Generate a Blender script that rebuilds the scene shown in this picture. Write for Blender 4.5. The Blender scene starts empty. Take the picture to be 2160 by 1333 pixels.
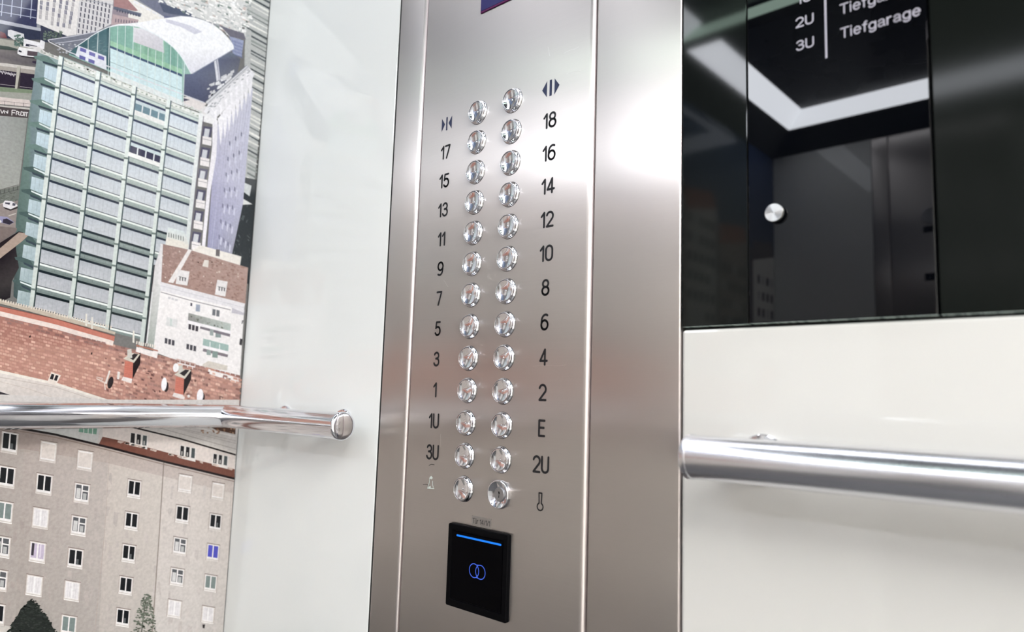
import bpy, bmesh, math, random
from mathutils import Vector, Matrix

# ---------------------------------------------------------------- camera, world, lights, exposure
SC = bpy.context.scene
COL = SC.collection
K = 0.8            # survey unit -> metres
EYE = 0.95         # camera height above the car floor
def V(x, y, z):    # survey coordinates (origin on the button wall at eye height) -> metres
    return Vector((x * K, y * K, EYE + z * K))

F_PX = 1493.62
CAM_ROT = (1.68521, -0.03153, 0.73482)
CAM_POS = V(0, -0.77665, 0)
cd = bpy.data.cameras.new('camera')
cam = bpy.data.objects.new('camera', cd)
COL.objects.link(cam)
cam.location = CAM_POS
cam.rotation_euler = CAM_ROT
cd.sensor_width = 36.0
cd.lens = F_PX * 36.0 / 2160.0
cd.clip_start = 0.01
cd.dof.use_dof = True
cd.dof.focus_distance = 0.90
cd.dof.aperture_fstop = 4.0
SC.camera = cam

w = bpy.data.worlds.new('world')
SC.world = w
w.use_nodes = True
w.node_tree.nodes['Background'].inputs[0].default_value = (0.02, 0.022, 0.025, 1)
w.node_tree.nodes['Background'].inputs[1].default_value = 1.0

SC.view_settings.view_transform = 'Standard'
SC.view_settings.look = 'None'
SC.view_settings.exposure = 0.58
SC.view_settings.gamma = 1.0
SC.view_settings.use_curve_mapping = False
SC.cycles.sample_clamp_indirect = 5.0
COVE_POWER = 14.5
NEAR_COVE = 0.50    # the bay over the buttons burns dimmer
LOBBY_FILL_POWER = 20.0  # unseen lobby lamp, added as fill
COVE_COLOR = (0.90, 0.935, 1.0)

# ---------------------------------------------------------------- helpers
def lin(c):
    c = c / 255.0
    return c / 12.92 if c <= 0.04045 else ((c + 0.055) / 1.055) ** 2.4
def rgb(r, g, b):
    return (lin(r), lin(g), lin(b), 1.0)

def mat(name, color=(0.5, 0.5, 0.5, 1), rough=0.5, metal=0.0, spec=0.5, ior=1.5, coat=0.0, coat_rough=0.02, coat_ior=1.5, emit=None, estr=0.0):
    m = bpy.data.materials.new(name)
    m.use_nodes = True
    b = m.node_tree.nodes['Principled BSDF']
    b.inputs['Base Color'].default_value = color
    b.inputs['Roughness'].default_value = rough
    b.inputs['Metallic'].default_value = metal
    b.inputs['Specular IOR Level'].default_value = spec
    b.inputs['IOR'].default_value = ior
    b.inputs['Coat Weight'].default_value = coat
    b.inputs['Coat Roughness'].default_value = coat_rough
    b.inputs['Coat IOR'].default_value = coat_ior
    if emit:
        b.inputs['Emission Color'].default_value = (*emit, 1)
        b.inputs['Emission Strength'].default_value = estr
    return m

def bsdf(m):
    return m.node_tree.nodes['Principled BSDF']

def noise_into(m, scale, lo, hi, socket='Roughness', detail=3.0, nscale=5.0, coords='Object'):
    nt = m.node_tree
    tc = nt.nodes.new('ShaderNodeTexCoord')
    mp = nt.nodes.new('ShaderNodeMapping')
    mp.inputs['Scale'].default_value = scale
    nz = nt.nodes.new('ShaderNodeTexNoise')
    nz.inputs['Scale'].default_value = nscale
    nz.inputs['Detail'].default_value = detail
    mr = nt.nodes.new('ShaderNodeMapRange')
    mr.inputs['From Min'].default_value = 0.3
    mr.inputs['From Max'].default_value = 0.7
    mr.inputs['To Min'].default_value = lo
    mr.inputs['To Max'].default_value = hi
    nt.links.new(tc.outputs[coords], mp.inputs['Vector'])
    nt.links.new(mp.outputs['Vector'], nz.inputs['Vector'])
    nt.links.new(nz.outputs['Fac'], mr.inputs['Value'])
    if socket:
        nt.links.new(mr.outputs['Result'], bsdf(m).inputs[socket])
    return mr, nz, mp, tc

def brushed(name, color, rough=0.34, aniso=0.8, tangent=(0, 0, 1), scale=(1.5, 1.5, 420), tint=(0.985, 1.015), bump=0.006):
    m = mat(name, color, rough, 1.0)
    nt = m.node_tree
    b = bsdf(m)
    b.inputs['Anisotropic'].default_value = aniso
    c = nt.nodes.new('ShaderNodeCombineXYZ')
    for i in range(3):
        c.inputs[i].default_value = tangent[i]
    nt.links.new(c.outputs[0], b.inputs['Tangent'])
    mr, nz, mp, tc = noise_into(m, scale, rough * 0.95, rough * 1.05, 'Roughness', 4.0, 3.0)
    mr2 = nt.nodes.new('ShaderNodeMapRange')
    mr2.inputs['From Min'].default_value = 0.3
    mr2.inputs['From Max'].default_value = 0.7
    mr2.inputs['To Min'].default_value = tint[0]
    mr2.inputs['To Max'].default_value = tint[1]
    nt.links.new(nz.outputs['Fac'], mr2.inputs['Value'])
    hs = nt.nodes.new('ShaderNodeHueSaturation')
    hs.inputs['Color'].default_value = color
    nt.links.new(mr2.outputs['Result'], hs.inputs['Value'])
    nt.links.new(hs.outputs['Color'], b.inputs['Base Color'])
    return m

M = {}
M['white_glass'] = mat('white_back_painted_glass', rgb(238, 240, 238), 0.5, 0, 0.0, coat=1.0, coat_rough=0.012, coat_ior=1.5)
noise_into(M['white_glass'], (1, 1, 1), 0.45, 0.6, 'Roughness', 2.0, 3.0)
M['cream_glass'] = mat('warm_white_glass', rgb(209, 208, 204), 0.5, 0, 0.0, coat=1.0, coat_rough=0.02, coat_ior=1.5)
noise_into(M['cream_glass'], (1, 1, 1), 0.45, 0.6, 'Roughness', 2.0, 3.0)
M['black_glass'] = mat('black_glass', rgb(16, 19, 18), 0.06, 0, 0.26)
noise_into(M['black_glass'], (1, 1, 1), 0.03, 0.06, 'Roughness', 2.0, 2.0)
M['dull_black_glass'] = mat('dull_black_glass', rgb(20, 23, 21), 0.08, 0, 0.10)
noise_into(M['dull_black_glass'], (1, 1, 1), 0.05, 0.09, 'Roughness', 2.0, 2.0)
M['plate_glass'] = mat('glossy_black_plate', rgb(5, 6, 9), 0.012, 0, 0.36, ior=1.5)
noise_into(M['plate_glass'], (1, 1, 1), 0.008, 0.018, 'Roughness', 2.0, 2.0)
M['glass_edge'] = mat('polished_glass_edge', rgb(196, 214, 208), 0.3, 0, 0.9)
noise_into(M['glass_edge'], (260, 1, 1), 0.05, 0.5, 'Roughness', 1.0, 1.0)
M['steel'] = brushed('brushed_steel', rgb(194, 188, 185), 0.33, 1.0, tangent=(1, 0, 0))
M['steel_edge'] = mat('folded_steel_edge', rgb(222, 214, 213), 0.35, 1.0)
noise_into(M['steel_edge'], (1, 1, 1), 0.32, 0.38)
M['chrome'] = mat('polished_chrome', rgb(232, 232, 236), 0.07, 1.0)
noise_into(M['chrome'], (1, 1, 1), 0.05, 0.09, 'Roughness', 2.0, 30)
M['rail_chrome'] = mat('satin_chrome_rail', rgb(226, 226, 230), 0.12, 1.0)
noise_into(M['rail_chrome'], (1, 1, 1), 0.09, 0.15, 'Roughness', 2.0, 20)
M['button_chrome'] = mat('soft_chrome_dish', rgb(240, 240, 243), 0.12, 1.0)
noise_into(M['button_chrome'], (1, 1, 1), 0.10, 0.14, 'Roughness', 2.0, 60)
M['near_rail'] = mat('brushed_bright_rail', rgb(236, 236, 240), 0.24, 1.0)
noise_into(M['near_rail'], (1, 1, 1), 0.22, 0.27, 'Roughness', 2.0, 20)
M['cap_steel'] = mat('turned_steel_cap', rgb(205, 205, 203), 0.25, 1.0)
M['print_black'] = mat('black_engraving_paint', rgb(14, 15, 20), 0.45)
noise_into(M['print_black'], (1, 1, 1), 0.4, 0.5, 'Roughness', 2.0, 300)
M['print_blue'] = mat('dark_blue_engraving_paint', rgb(38, 46, 78), 0.45)
noise_into(M['print_blue'], (1, 1, 1), 0.4, 0.5, 'Roughness', 2.0, 300)
M['print_white'] = mat('white_lettering', rgb(168, 165, 176), 0.5)
noise_into(M['print_white'], (1, 1, 1), 0.45, 0.55, 'Roughness', 2.0, 300)
M['worn_white'] = mat('worn_enamel', rgb(205, 214, 208), 0.4)
noise_into(M['worn_white'], (1, 1, 1), 0.3, 0.6, 'Roughness', 2.0, 300)
M['reader_frame'] = mat('black_plastic', rgb(4, 4, 6), 0.5, 0, 0.06)
noise_into(M['reader_frame'], (1, 1, 1), 0.5, 0.65, 'Roughness', 2.0, 200)
M['reader_glass'] = mat('reader_black_glass', rgb(1, 1, 3), 0.35, 0, 0.05)
noise_into(M['reader_glass'], (1, 1, 1), 0.28, 0.36, 'Roughness', 2.0, 200)
M['led_blue'] = mat('blue_led', rgb(4, 20, 60), 0.4, emit=(0.0, 0.20, 0.9), estr=.75)
M['logo_blue'] = mat('lit_symbol', rgb(6, 10, 40), 0.4, emit=(0.05, 0.13, 0.75), estr=.7)
M['display'] = mat('display_glass', rgb(58, 56, 104), 0.15, 0, 0.5)
noise_into(M['display'], (1, 1, 1), 0.1, 0.2)
M['display_edge'] = mat('display_edge', rgb(92, 16, 84), 0.3)
noise_into(M['display_edge'], (1, 1, 1), 0.25, 0.35)
M['clear_tape'] = mat('clear_tape', rgb(126, 120, 115), 0.3, 0, 0.3)
noise_into(M['clear_tape'], (1, 1, 1), 0.12, 0.3, 'Roughness', 2.0, 60)
M['gap'] = mat('black_sealant_and_shade', rgb(24, 24, 24), 0.7)
noise_into(M['gap'], (1, 1, 30), 0.3, 0.9, 'Roughness', 2.0, 30)
M['fascia'] = mat('black_gloss_fascia', rgb(18, 20, 25), 0.15)
noise_into(M['fascia'], (1, 1, 1), 0.1, 0.2)
M['ceiling'] = mat('black_ceiling', rgb(34, 37, 46), 0.25)
noise_into(M['ceiling'], (1, 1, 1), 0.2, 0.35)
M['floor'] = mat('grey_stone_floor', rgb(72, 72, 74), 0.5)
noise_into(M['floor'], (1, 1, 1), 0.3, 0.6, 'Roughness', 6.0, 12)
M['added_lobby_floor'] = mat('pale_bounce_floor', rgb(224, 222, 218), 0.5)  # kept pale to bounce the added light onto the lower walls
noise_into(M['added_lobby_floor'], (1, 1, 1), 0.4, 0.6, 'Roughness', 4.0, 8)
M['lock_dark'] = mat('lock_cylinder_metal', rgb(168, 168, 170), 0.45, 1.0)
noise_into(M['lock_dark'], (1, 1, 1), 0.38, 0.5, 'Roughness', 2.0, 200)
M['hole'] = mat('keyhole_dark', rgb(8, 8, 9), 0.8)
M['scratch'] = mat('scratched_steel', rgb(225, 222, 218), 0.3, 0.6)
M['edge_spill'] = mat('green_spill_glow', rgb(120, 150, 130), 0.2, emit=(.75, 1.0, .85), estr=4.5)  # emission stands in for light spilling onto the beam edge
cove = mat('cove_diffuser', rgb(235, 238, 245), 0.5, emit=COVE_COLOR, estr=COVE_POWER)
M['cove'] = cove
M['cove_near'] = mat('near_cove_diffuser', rgb(235, 238, 245), 0.5, emit=COVE_COLOR, estr=COVE_POWER * NEAR_COVE)

def setp(o, label=None, cat=None, group=None, kind=None):
    if label: o['label'] = label
    if cat: o['category'] = cat
    if group: o['group'] = group
    if kind: o['kind'] = kind
    return o

def empty(name, loc, label=None, cat=None, group=None):
    o = bpy.data.objects.new(name, None)
    o.empty_display_size = 0.05
    COL.objects.link(o)
    o.location = loc
    return setp(o, label, cat, group)

def build(name, bm, mats, parent=None, smooth=False, label=None):
    """bmesh in world metres -> one mesh object, its origin at its own middle"""
    me = bpy.data.meshes.new(name)
    vs = [v.co for v in bm.verts]
    lo = Vector((min(v[i] for v in vs) for i in range(3)))
    hi = Vector((max(v[i] for v in vs) for i in range(3)))
    c = (lo + hi) / 2
    for v in bm.verts:
        v.co -= c
    bm.normal_update()
    bm.to_mesh(me)
    bm.free()
    if not isinstance(mats, (list, tuple)):
        mats = [mats]
    for m in mats:
        me.materials.append(m)
    if smooth:
        for p in me.polygons:
            p.use_smooth = True
        if smooth != 'all':
            me.set_sharp_from_angle(angle=math.radians(35))
    o = bpy.data.objects.new(name, me)
    COL.objects.link(o)
    if parent:
        o.parent = parent
        base = Vector((0, 0, 0))
        p = parent
        while p:
            base += p.location
            p = p.parent
        o.location = c - base
    else:
        o.location = c
    if label:
        o['label'] = label
    return o

def structure(name, bm, mats, smooth=False):
    o = build(name, bm, mats, None, smooth)
    o['kind'] = 'structure'
    return o

def box(bm, a, b, bevel=0.0, seg=2, mi=0):
    """axis box between two corners in metres"""
    lo = Vector((min(a[i], b[i]) for i in range(3)))
    hi = Vector((max(a[i], b[i]) for i in range(3)))
    t = bmesh.new()
    bmesh.ops.create_cube(t, size=1.0)
    for v in t.verts:
        v.co = Vector((lo[i] + (v.co[i] + 0.5) * (hi[i] - lo[i]) for i in range(3)))
    if bevel > 0:
        bmesh.ops.bevel(t, geom=list(t.edges), offset=bevel, segments=seg, affect='EDGES', profile=0.5)
    merge(bm, t, mi)

def merge(bm, t, mi=None):
    mp = {}
    for v in t.verts:
        mp[v] = bm.verts.new(v.co)
    for f in t.faces:
        try:
            n = bm.faces.new([mp[v] for v in f.verts])
            n.material_index = f.material_index if mi is None else mi
        except ValueError:
            pass
    t.free()

def poly(bm, pts, mi=0):
    f = bm.faces.new([bm.verts.new(p) for p in pts])
    f.material_index = mi
    return f

def lathe(bm, c, prof, n=48, mi=0, axis=(0, -1, 0), u=(1, 0, 0), v=(0, 0, 1)):
    """revolve (radius, height, material) rings about an axis through c"""
    c, ax, U, W_ = Vector(c), Vector(axis), Vector(u), Vector(v)
    rings = []
    for p in prof:
        r, h = p[0], p[1]
        if r < 1e-7:
            rings.append([bm.verts.new(c + ax * h)])
        else:
            rings.append([bm.verts.new(c + ax * h + U * (r * math.cos(2 * math.pi * k / n)) + W_ * (r * math.sin(2 * math.pi * k / n))) for k in range(n)])
    for i in range(len(rings) - 1):
        a, b = rings[i], rings[i + 1]
        m_ = prof[i][2] if len(prof[i]) > 2 else mi
        for k in range(n):
            k2 = (k + 1) % n
            if len(a) == 1:
                f = bm.faces.new([a[0], b[k2], b[k]])
            elif len(b) == 1:
                f = bm.faces.new([a[k], a[k2], b[0]])
            else:
                f = bm.faces.new([a[k], a[k2], b[k2], b[k]])
            f.material_index = m_

def disc_ring(bm, c, r, n=32):
    pass

# ---------------------------------------------------------------- stroke lettering
def arc(cx, cy, rx, ry, a0, a1, n=18):
    return [(cx + rx * math.cos(math.radians(a0 + (a1 - a0) * i / n)), cy + ry * math.sin(math.radians(a0 + (a1 - a0) * i / n))) for i in range(n + 1)]
GL = {
 '1': ([[(0, .74), (.24, 1), (.24, 0)]], .30),
 '2': ([arc(.27, .71, .27, .29, 165, -35, 16) + [(.01, .0), (.54, .0)]], .56),
 '3': ([arc(.26, .765, .235, .235, 160, -75, 14) + [(.2, .53)], arc(.26, .275, .27, .275, 100, -160, 18)], .54),
 '4': ([[(.40, 0), (.40, 1), (.0, .25), (.58, .25)]], .58),
 '5': ([[(.50, 1), (.10, 1), (.05, .54)] + arc(.25, .32, .28, .32, 128, -150, 18)], .55),
 '6': ([arc(.28, .31, .28, .31, 0, 360, 28), [(.005, .33), (.02, .52)] + arc(.36, .56, .34, .44, 172, 62, 10)], .56),
 '7': ([[(0, 1), (.50, 1), (.16, 0)]], .50),
 '8': ([arc(.28, .765, .235, .235, 0, 360, 26), arc(.28, .275, .28, .275, 0, 360, 28)], .56),
 '9': ([arc(.28, .69, .28, .31, 0, 360, 28), [(.555, .67), (.54, .48)] + arc(.20, .44, .34, .44, -8, -118, 10)], .56),
 '0': ([arc(.28, .70, .28, .30, 0, 180, 14) + arc(.28, .30, .28, .30, 180, 360, 14) + [(.56, .70)]], .56),
 'U': ([[(0, 1), (0, .28)] + arc(.27, .28, .27, .28, 180, 360, 14) + [(.54, 1)]], .54),
 'E': ([[(.46, 1), (0, 1), (0, 0), (.46, 0)], [(0, .53), (.40, .53)]], .46),
 'T': ([[(0, 1), (.62, 1)], [(.31, 1), (.31, 0)]], .62),
 'i': ([[(0, .70), (0, 0)], [(0, .92), (0, 1.0)]], .02),
 'e': ([[(.02, .37), (.50, .37)] + arc(.26, .355, .245, .355, 0, 318, 22)], .50),
 'f': ([[(.30, .98), (.24, 1.0), (.16, .93), (.13, .82), (.13, 0)], [(0, .70), (.29, .70)]], .28),
 'g': ([arc(.24, .36, .24, .33, 0, 360, 24), [(.48, .70), (.48, 0), (.44, -.18), (.26, -.27), (.08, -.22), (.03, -.12)]], .48),
 'a': ([[(.04, .55)] + arc(.24, .50, .20, .20, 150, 0, 10) + [(.44, .04), (.50, .01)], [(.44, .42), (.2, .36), (.04, .28), (.01, .17), (.06, .04), (.18, 0), (.34, .06), (.44, .20)]], .48),
 'r': ([[(0, .70), (0, 0)], [(0, .45), (.08, .62), (.20, .70), (.28, .69)]], .28),
 'u': ([[(0, .70), (0, .2), (.08, .04), (.2, 0), (.34, .05), (.42, .2)], [(.42, .70), (.42, 0)]], .42),
 '/': ([[(0, 0), (.30, 1)]], .30),
 ' ': ([], .22),
}
GL[u'\u00fc'] = (GL['u'][0] + [[(.10, .90), (.10, .97)], [(.32, .90), (.32, .97)]], .42)

def stroke(bm, pts, r, to3_, mi=0):
    """a rounded pen line along 2-D points"""
    N = 10
    cnt = [0]
    def to3(u, v_):
        return to3_(u, v_) - Vector((0, (cnt[0] % 7) * 5e-6, 0))
    for i, p in enumerate(pts):
        sharp = 0 < i < len(pts) - 1
        if sharp:
            a = Vector(pts[i - 1]); b = Vector(p); c = Vector(pts[i + 1])
            if (b - a).length < 1e-9 or (c - b).length < 1e-9 or (b - a).normalized().dot((c - b).normalized()) > 0.995:
                pass
        cnt[0] += 1
        poly(bm, [to3(p[0] + r * math.cos(2 * math.pi * k / N), p[1] + r * math.sin(2 * math.pi * k / N)) for k in range(N)], mi)
    for a, b in zip(pts, pts[1:]):
        a = Vector(a); b = Vector(b)
        d = b - a
        if d.length < 1e-9:
            continue
        n = Vector((-d.y, d.x)).normalized() * r
        cnt[0] += 1
        poly(bm, [to3(*(a - n)), to3(*(b - n)), to3(*(b + n)), to3(*(a + n))], mi)

def text_bm(txt, cx, cz, h, r, y, gap=.17, wide=1.0, align='c', mirror=False):
    """lettering on the wall plane: centre cx,cz (survey units), cap height h, pen radius r, depth y"""
    bm = bmesh.new()
    tw = sum(GL[c][1] for c in txt) + gap * (len(txt) - 1)
    x = -tw / 2 if align == 'c' else 0.0
    hh = h - 2 * r
    for ch in txt:
        st, cw = GL[ch]
        for s in st:
            pts = [(cx + (x + p[0]) * hh * wide, cz - hh / 2 + p[1] * hh) for p in s]
            stroke(bm, pts, r, lambda u, v_: V(u, y, v_))
        x += cw + gap
    return bm

# ---------------------------------------------------------------- the car: survey dimensions
XL, YO, XR = -1.52, -3.025, 0.95       # mural wall, far wall, door wall
ZF, ZC = -EYE / K, 1.516               # floor, ceiling panel
ZW = 1.37                              # top of the walls under the light cove
G0, S1, S2, G1 = -1.013, -0.936, -0.5625, -0.427   # steel column and its seams
ZB = 0.0917                            # lower edge of the black glass
P1, P2 = -0.3397, -0.1513              # directory plate

bm = bmesh.new(); box(bm, V(XL - .1, .06, ZF - .06), V(XR + .1, YO - .06, ZF))
structure('floor', bm, M['floor'])
# wall cores
bm = bmesh.new(); box(bm, V(XL - .05, .012, ZF), V(XR + .05, .06, ZC + .05)); structure('wall_front', bm, M['gap'])
bm = bmesh.new(); box(bm, V(XL - .05, .012, ZF), V(XL - .006, YO - .012, ZC + .05)); structure('wall_left', bm, M['gap'])
# white back-painted glass beside the mural (full height)
bm = bmesh.new(); box(bm, V(XL, 0, ZF), V(G0 - .0035, .012, ZW), .0012, 2); structure('wall_front_white', bm, M['white_glass'])
# white glass under the black glass
bm = bmesh.new(); box(bm, V(G1 + .0012, .001, ZF), V(XR, .012, ZB - .0035), .0028, 2); structure('wall_front_lower', bm, M['cream_glass'])
# black glass either side of the directory plate
def pane(x0, x1, z0, z1, y0, y1, bev):
    bm = bmesh.new()
    box(bm, V(x0, y0, z0), V(x1, y1, z1), bev, 2)
    for f in bm.faces:
        f.normal_update()
        c = f.calc_center_median()
        if f.normal.z < -.5:
            f.material_index = 1
    return bm
structure('wall_front_upper', pane(G1 + .001, P1 - .0015, ZB, ZW, 0, .012, .0009), [M['black_glass'], M['glass_edge']])
structure('wall_front_black', pane(P2 + .0015, XR, ZB, ZW, 0, .012, .0009), [M['dull_black_glass'], M['glass_edge']])

# ---- steel column beside the glass: side strips are fixed trim, the middle is the panel
def column(x0, x1, z0, z1, yf, yb, bev):
    """a folded steel cover: front brushed, folded long edges"""
    bm = bmesh.new()
    box(bm, V(x0, yf, z0), V(x1, yb, z1), bev, 3)
    for f in bm.faces:
        f.normal_update()
        f.material_index = 0 if f.normal.y < -.95 or f.normal.y > .95 else 1
    return bm
structure('trim_1', column(G0 + .001, S1 - .0015, ZF, ZW, -.0030, .012, .0058), [M['steel'], M['steel_edge']], smooth=True)
structure('trim_2', column(S2 + .0022, G1 - .0005, ZF, ZW, -.0008, .012, .0020), [M['steel'], M['steel_edge']], smooth=True)
# dark joint with its pale beads, white glass against steel
bm = bmesh.new()
box(bm, V(G0 - .0035, .0012, ZF), V(G0 + .001, .012, ZW))
structure('trim_3', bm, M['gap'])

# ---------------------------------------------------------------- operating panel
XC = (S1 + S2) / 2
PANEL_Y = -.0035
panel = empty('operating_panel', V(XC, 0, ZF), 'tall brushed steel lift control panel with two columns of round chrome buttons', 'control panel')
o = build('faceplate', column(S1 + .0015, S2 - .0008, ZF, ZW, PANEL_Y, .012, .0066), [M['steel'], M['steel_edge']], panel, smooth=True)

RB = .0194
def button_meshes(x, z):
    c = V(x, PANEL_Y, z)
    bm = bmesh.new()
    R = RB * K
    lathe(bm, c, [(R * 1.025, -.0002, 1), (R * 1.02, .0004, 1), (R, .0004), (R, .0010), (R * .985, .0016), (R * .95, .0021), (R * .90, .0044), (R * .885, .0049), (R * .86, .0051), (R * .845, .0048, 1), (R * .842, .0040, 1), (R * .80, .0040, 1)], 56)  # outermost black ring stands in for the shadow around the button
    rim = bm
    bm = bmesh.new()
    prof = [(R * .822, .0038), (R * .822, .0046), (R * .812, .0049)]
    for i in range(1, 15):
        t = i / 15.0
        r = R * .812 * (1 - t)
        prof.append((r, .0049 - .0031 * (1 - (1 - t) ** 2)))
    prof = prof[:-1] + [(R * .055, .00182), (R * .045, .0021), (R * .02, .0023), (0, .0024)]
    lathe(bm, c, prof, 56)
    return rim, bm

X1, X2, Z0, PITCH = -.7914, -.7161, .4573, .04985
proto = None
def sibling(src, parent, loc):
    n = src.copy()
    COL.objects.link(n)
    n.parent = parent
    n.location = loc
    return n
for col, x in ((0, X1), (1, X2)):
    for k in range(13):
        if col == 1 and k == 12:
            continue
        z = Z0 - PITCH * k
        if proto is None:
            rim, face = button_meshes(x, z)
            pb = build('push_button', rim, [M['chrome'], M['gap']], panel, smooth='all')
            fb = build('button_face', face, M['button_chrome'], pb, smooth='all')
            proto = (pb, fb, x, z)
        else:
            pb, fb, px, pz = proto
            nb = sibling(pb, panel, pb.location + Vector(((x - px) * K, 0, (z - pz) * K)))
            sibling(fb, nb, fb.location.copy())

# engraved numerals
YT = PANEL_Y - .0003
CAP, PEN = .0245, .00168
LX, RX = -.8668, -.6405
def numeral(txt, x, k, name='floor_numeral'):
    z = Z0 - PITCH * k - .0004
    build(name, text_bm(txt, x, z, CAP, PEN, YT), M['print_black'], panel, label='black engraved ' + txt)
for k, t in enumerate(['17', '15', '13', '11', '9', '7', '5', '3', '1', '1U', '3U']):
    numeral(t, LX, k + 1)
for k, t in enumerate(['18', '16', '14', '12', '10', '8', '6', '4', '2', 'E', '2U']):
    numeral(t, RX, k + 1)
def sym(name, polys, m, label):
    bm = bmesh.new()
    for P in polys:
        poly(bm, [V(a, YT, b) for a, b in P])
    return build(name, bm, m, panel, label=label)
zc = Z0 - .0004
sym('door_close_symbol', [[(LX - .0125, zc - .0115), (LX - .0045, zc), (LX - .0125, zc + .0115)],
                          [(LX - .0016, zc - .0115), (LX + .0016, zc - .0115), (LX + .0016, zc + .0115), (LX - .0016, zc + .0115)],
                          [(LX + .0125, zc - .0115), (LX + .0125, zc + .0115), (LX + .0045, zc)]], M['print_blue'], 'dark blue arrows pointing inward to a bar')
sym('door_open_symbol', [[(RX - .0165, zc), (RX - .0072, zc - .0125), (RX - .0072, zc + .0125)],
                         [(RX - .0022, zc - .0125), (RX + .0022, zc - .0125), (RX + .0022, zc + .0125), (RX - .0022, zc + .0125)],
                         [(RX + .0072, zc - .0125), (RX + .0165, zc), (RX + .0072, zc + .0125)]], M['print_blue'], 'dark blue arrows pointing outward from a bar')
# thermometer-like key mark
bm = bmesh.new()
zk = Z0 - PITCH * 12 - .0010
cx, cz = RX + .0008, zk - .0070
ring = arc(cx, cz, .0055, .0048, 118, -298 + 360 - 360 + 0, 2)
pts = arc(cx, cz, .0052, .0050, 112, 428, 24)
pts = [(cx - .0026, zk + .0115)] + pts + [(cx + .0026, zk + .0115), (cx - .0026, zk + .0115)]
stroke(bm, pts, .00105, lambda a, b: V(a, YT, b))
build('key_symbol', bm, M['print_black'], panel, label='black outline of a key')
# worn bell mark
bm = bmesh.new()
bx, bz = LX - .001, Z0 - PITCH * 12 + .001
stroke(bm, [(bx - .0075, bz - .009), (bx + .0085, bz - .0080)], .0007, lambda a, b: V(a, YT, b))
stroke(bm, [(bx - .0065, bz - .0085), (bx - .003, bz + .001), (bx - .003, bz + .0075), (bx + .001, bz + .0105), (bx + .004, bz + .008)], .0006, lambda a, b: V(a, YT, b))
stroke(bm, [(bx + .0045, bz + .003), (bx + .005, bz - .003), (bx + .0075, bz - .0065)], .0006, lambda a, b: V(a, YT, b))
poly(bm, [V(bx - .0025, YT, bz + .006), V(bx + .003, YT, bz + .006), V(bx + .0025, YT, bz + .0095), V(bx - .001, YT, bz + .0100)])
poly(bm, [V(bx - .0060, YT, bz - .0085), V(bx + .0005, YT, bz - .0078), V(bx + .0005, YT, bz - .0045), V(bx - .0030, YT, bz - .0060)])
build('bell_symbol', bm, M['worn_white'], panel, label='worn pale bell mark')
# hairline scratches
rnd = random.Random(5)
for (x0, z0, x1, z1, r) in [(-.858, .187, -.846, .176, .00035), (-.8495, -.062, -.8475, -.082, .0005), (-.648, .523, -.644, .508, .0003),
                            (-.612, .470, -.585, .468, .0002), (-.617, .503, -.590, .505, .0002), (-.66, .045, -.6, .047, .00016)]:
    n = 6
    bm = bmesh.new()
    stroke(bm, [(x0 + (x1 - x0) * i / n, z0 + (z1 - z0) * i / n + .0009 * math.sin(i)) for i in range(n + 1)], r * .6, lambda a, b: V(a, YT + .00015, b))
    build('scratch', bm, M['scratch'], panel)
for pts in ([(-.886, -.1445), (-.878, -.1430), (-.872, -.1445)], [(-.874, -.113), (-.868, -.1105), (-.861, -.1108)]):
    bm = bmesh.new()
    stroke(bm, pts, .0004, lambda a, b: V(a, YT + .0001, b))
    build('pen_scrawl', bm, M['print_black'], panel)

# key switch: conical cup with a lock barrel
kx, kz = X2, Z0 - PITCH * 12 + .0002
c = V(kx, PANEL_Y, kz)
R = .0208 * K
bm = bmesh.new()
lathe(bm, c, [(R, -.0004), (R, .0034), (R * .965, .0047), (R * .93, .0050), (R * .89, .0046), (R * .50, .0004), (R * .45, .0003)], 56)
ks = build('key_switch', bm, M['chrome'], panel, smooth='all', label='chrome cone-shaped key switch')
bm = bmesh.new()
lathe(bm, c, [(R * .50, .0003), (R * .49, .0014), (R * .45, .0019), (R * .40, .0019), (0, .0019)], 40)
lk = build('lock_barrel', bm, M['lock_dark'], ks, smooth=True)
bm = bmesh.new()
for p in ([(-.0018, .0042), (.0012, .0042), (.0018, .001), (-.0002, -.0004)], [(-.0002, -.0005), (.0008, -.001), (.0006, -.0050), (-.0010, -.0046)]):
    poly(bm, [V(kx + a, PANEL_Y, kz + b) + Vector((0, -.0021, 0)) for a, b in p])
build('keyhole', bm, M['hole'], lk)

# display window at the top of the panel
bm = bmesh.new()
box(bm, V(-.7942, PANEL_Y - .0020, .6275), V(-.7132, PANEL_Y, .76), .0008, 2)
d = build('display_window', bm, M['display_edge'], panel, label='dark violet display window')
bm = bmesh.new()
box(bm, V(-.7925, PANEL_Y - .0026, .6305), V(-.7149, PANEL_Y - .0018, .758), .0003, 1)
build('screen', bm, M['display'], d)

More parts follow.
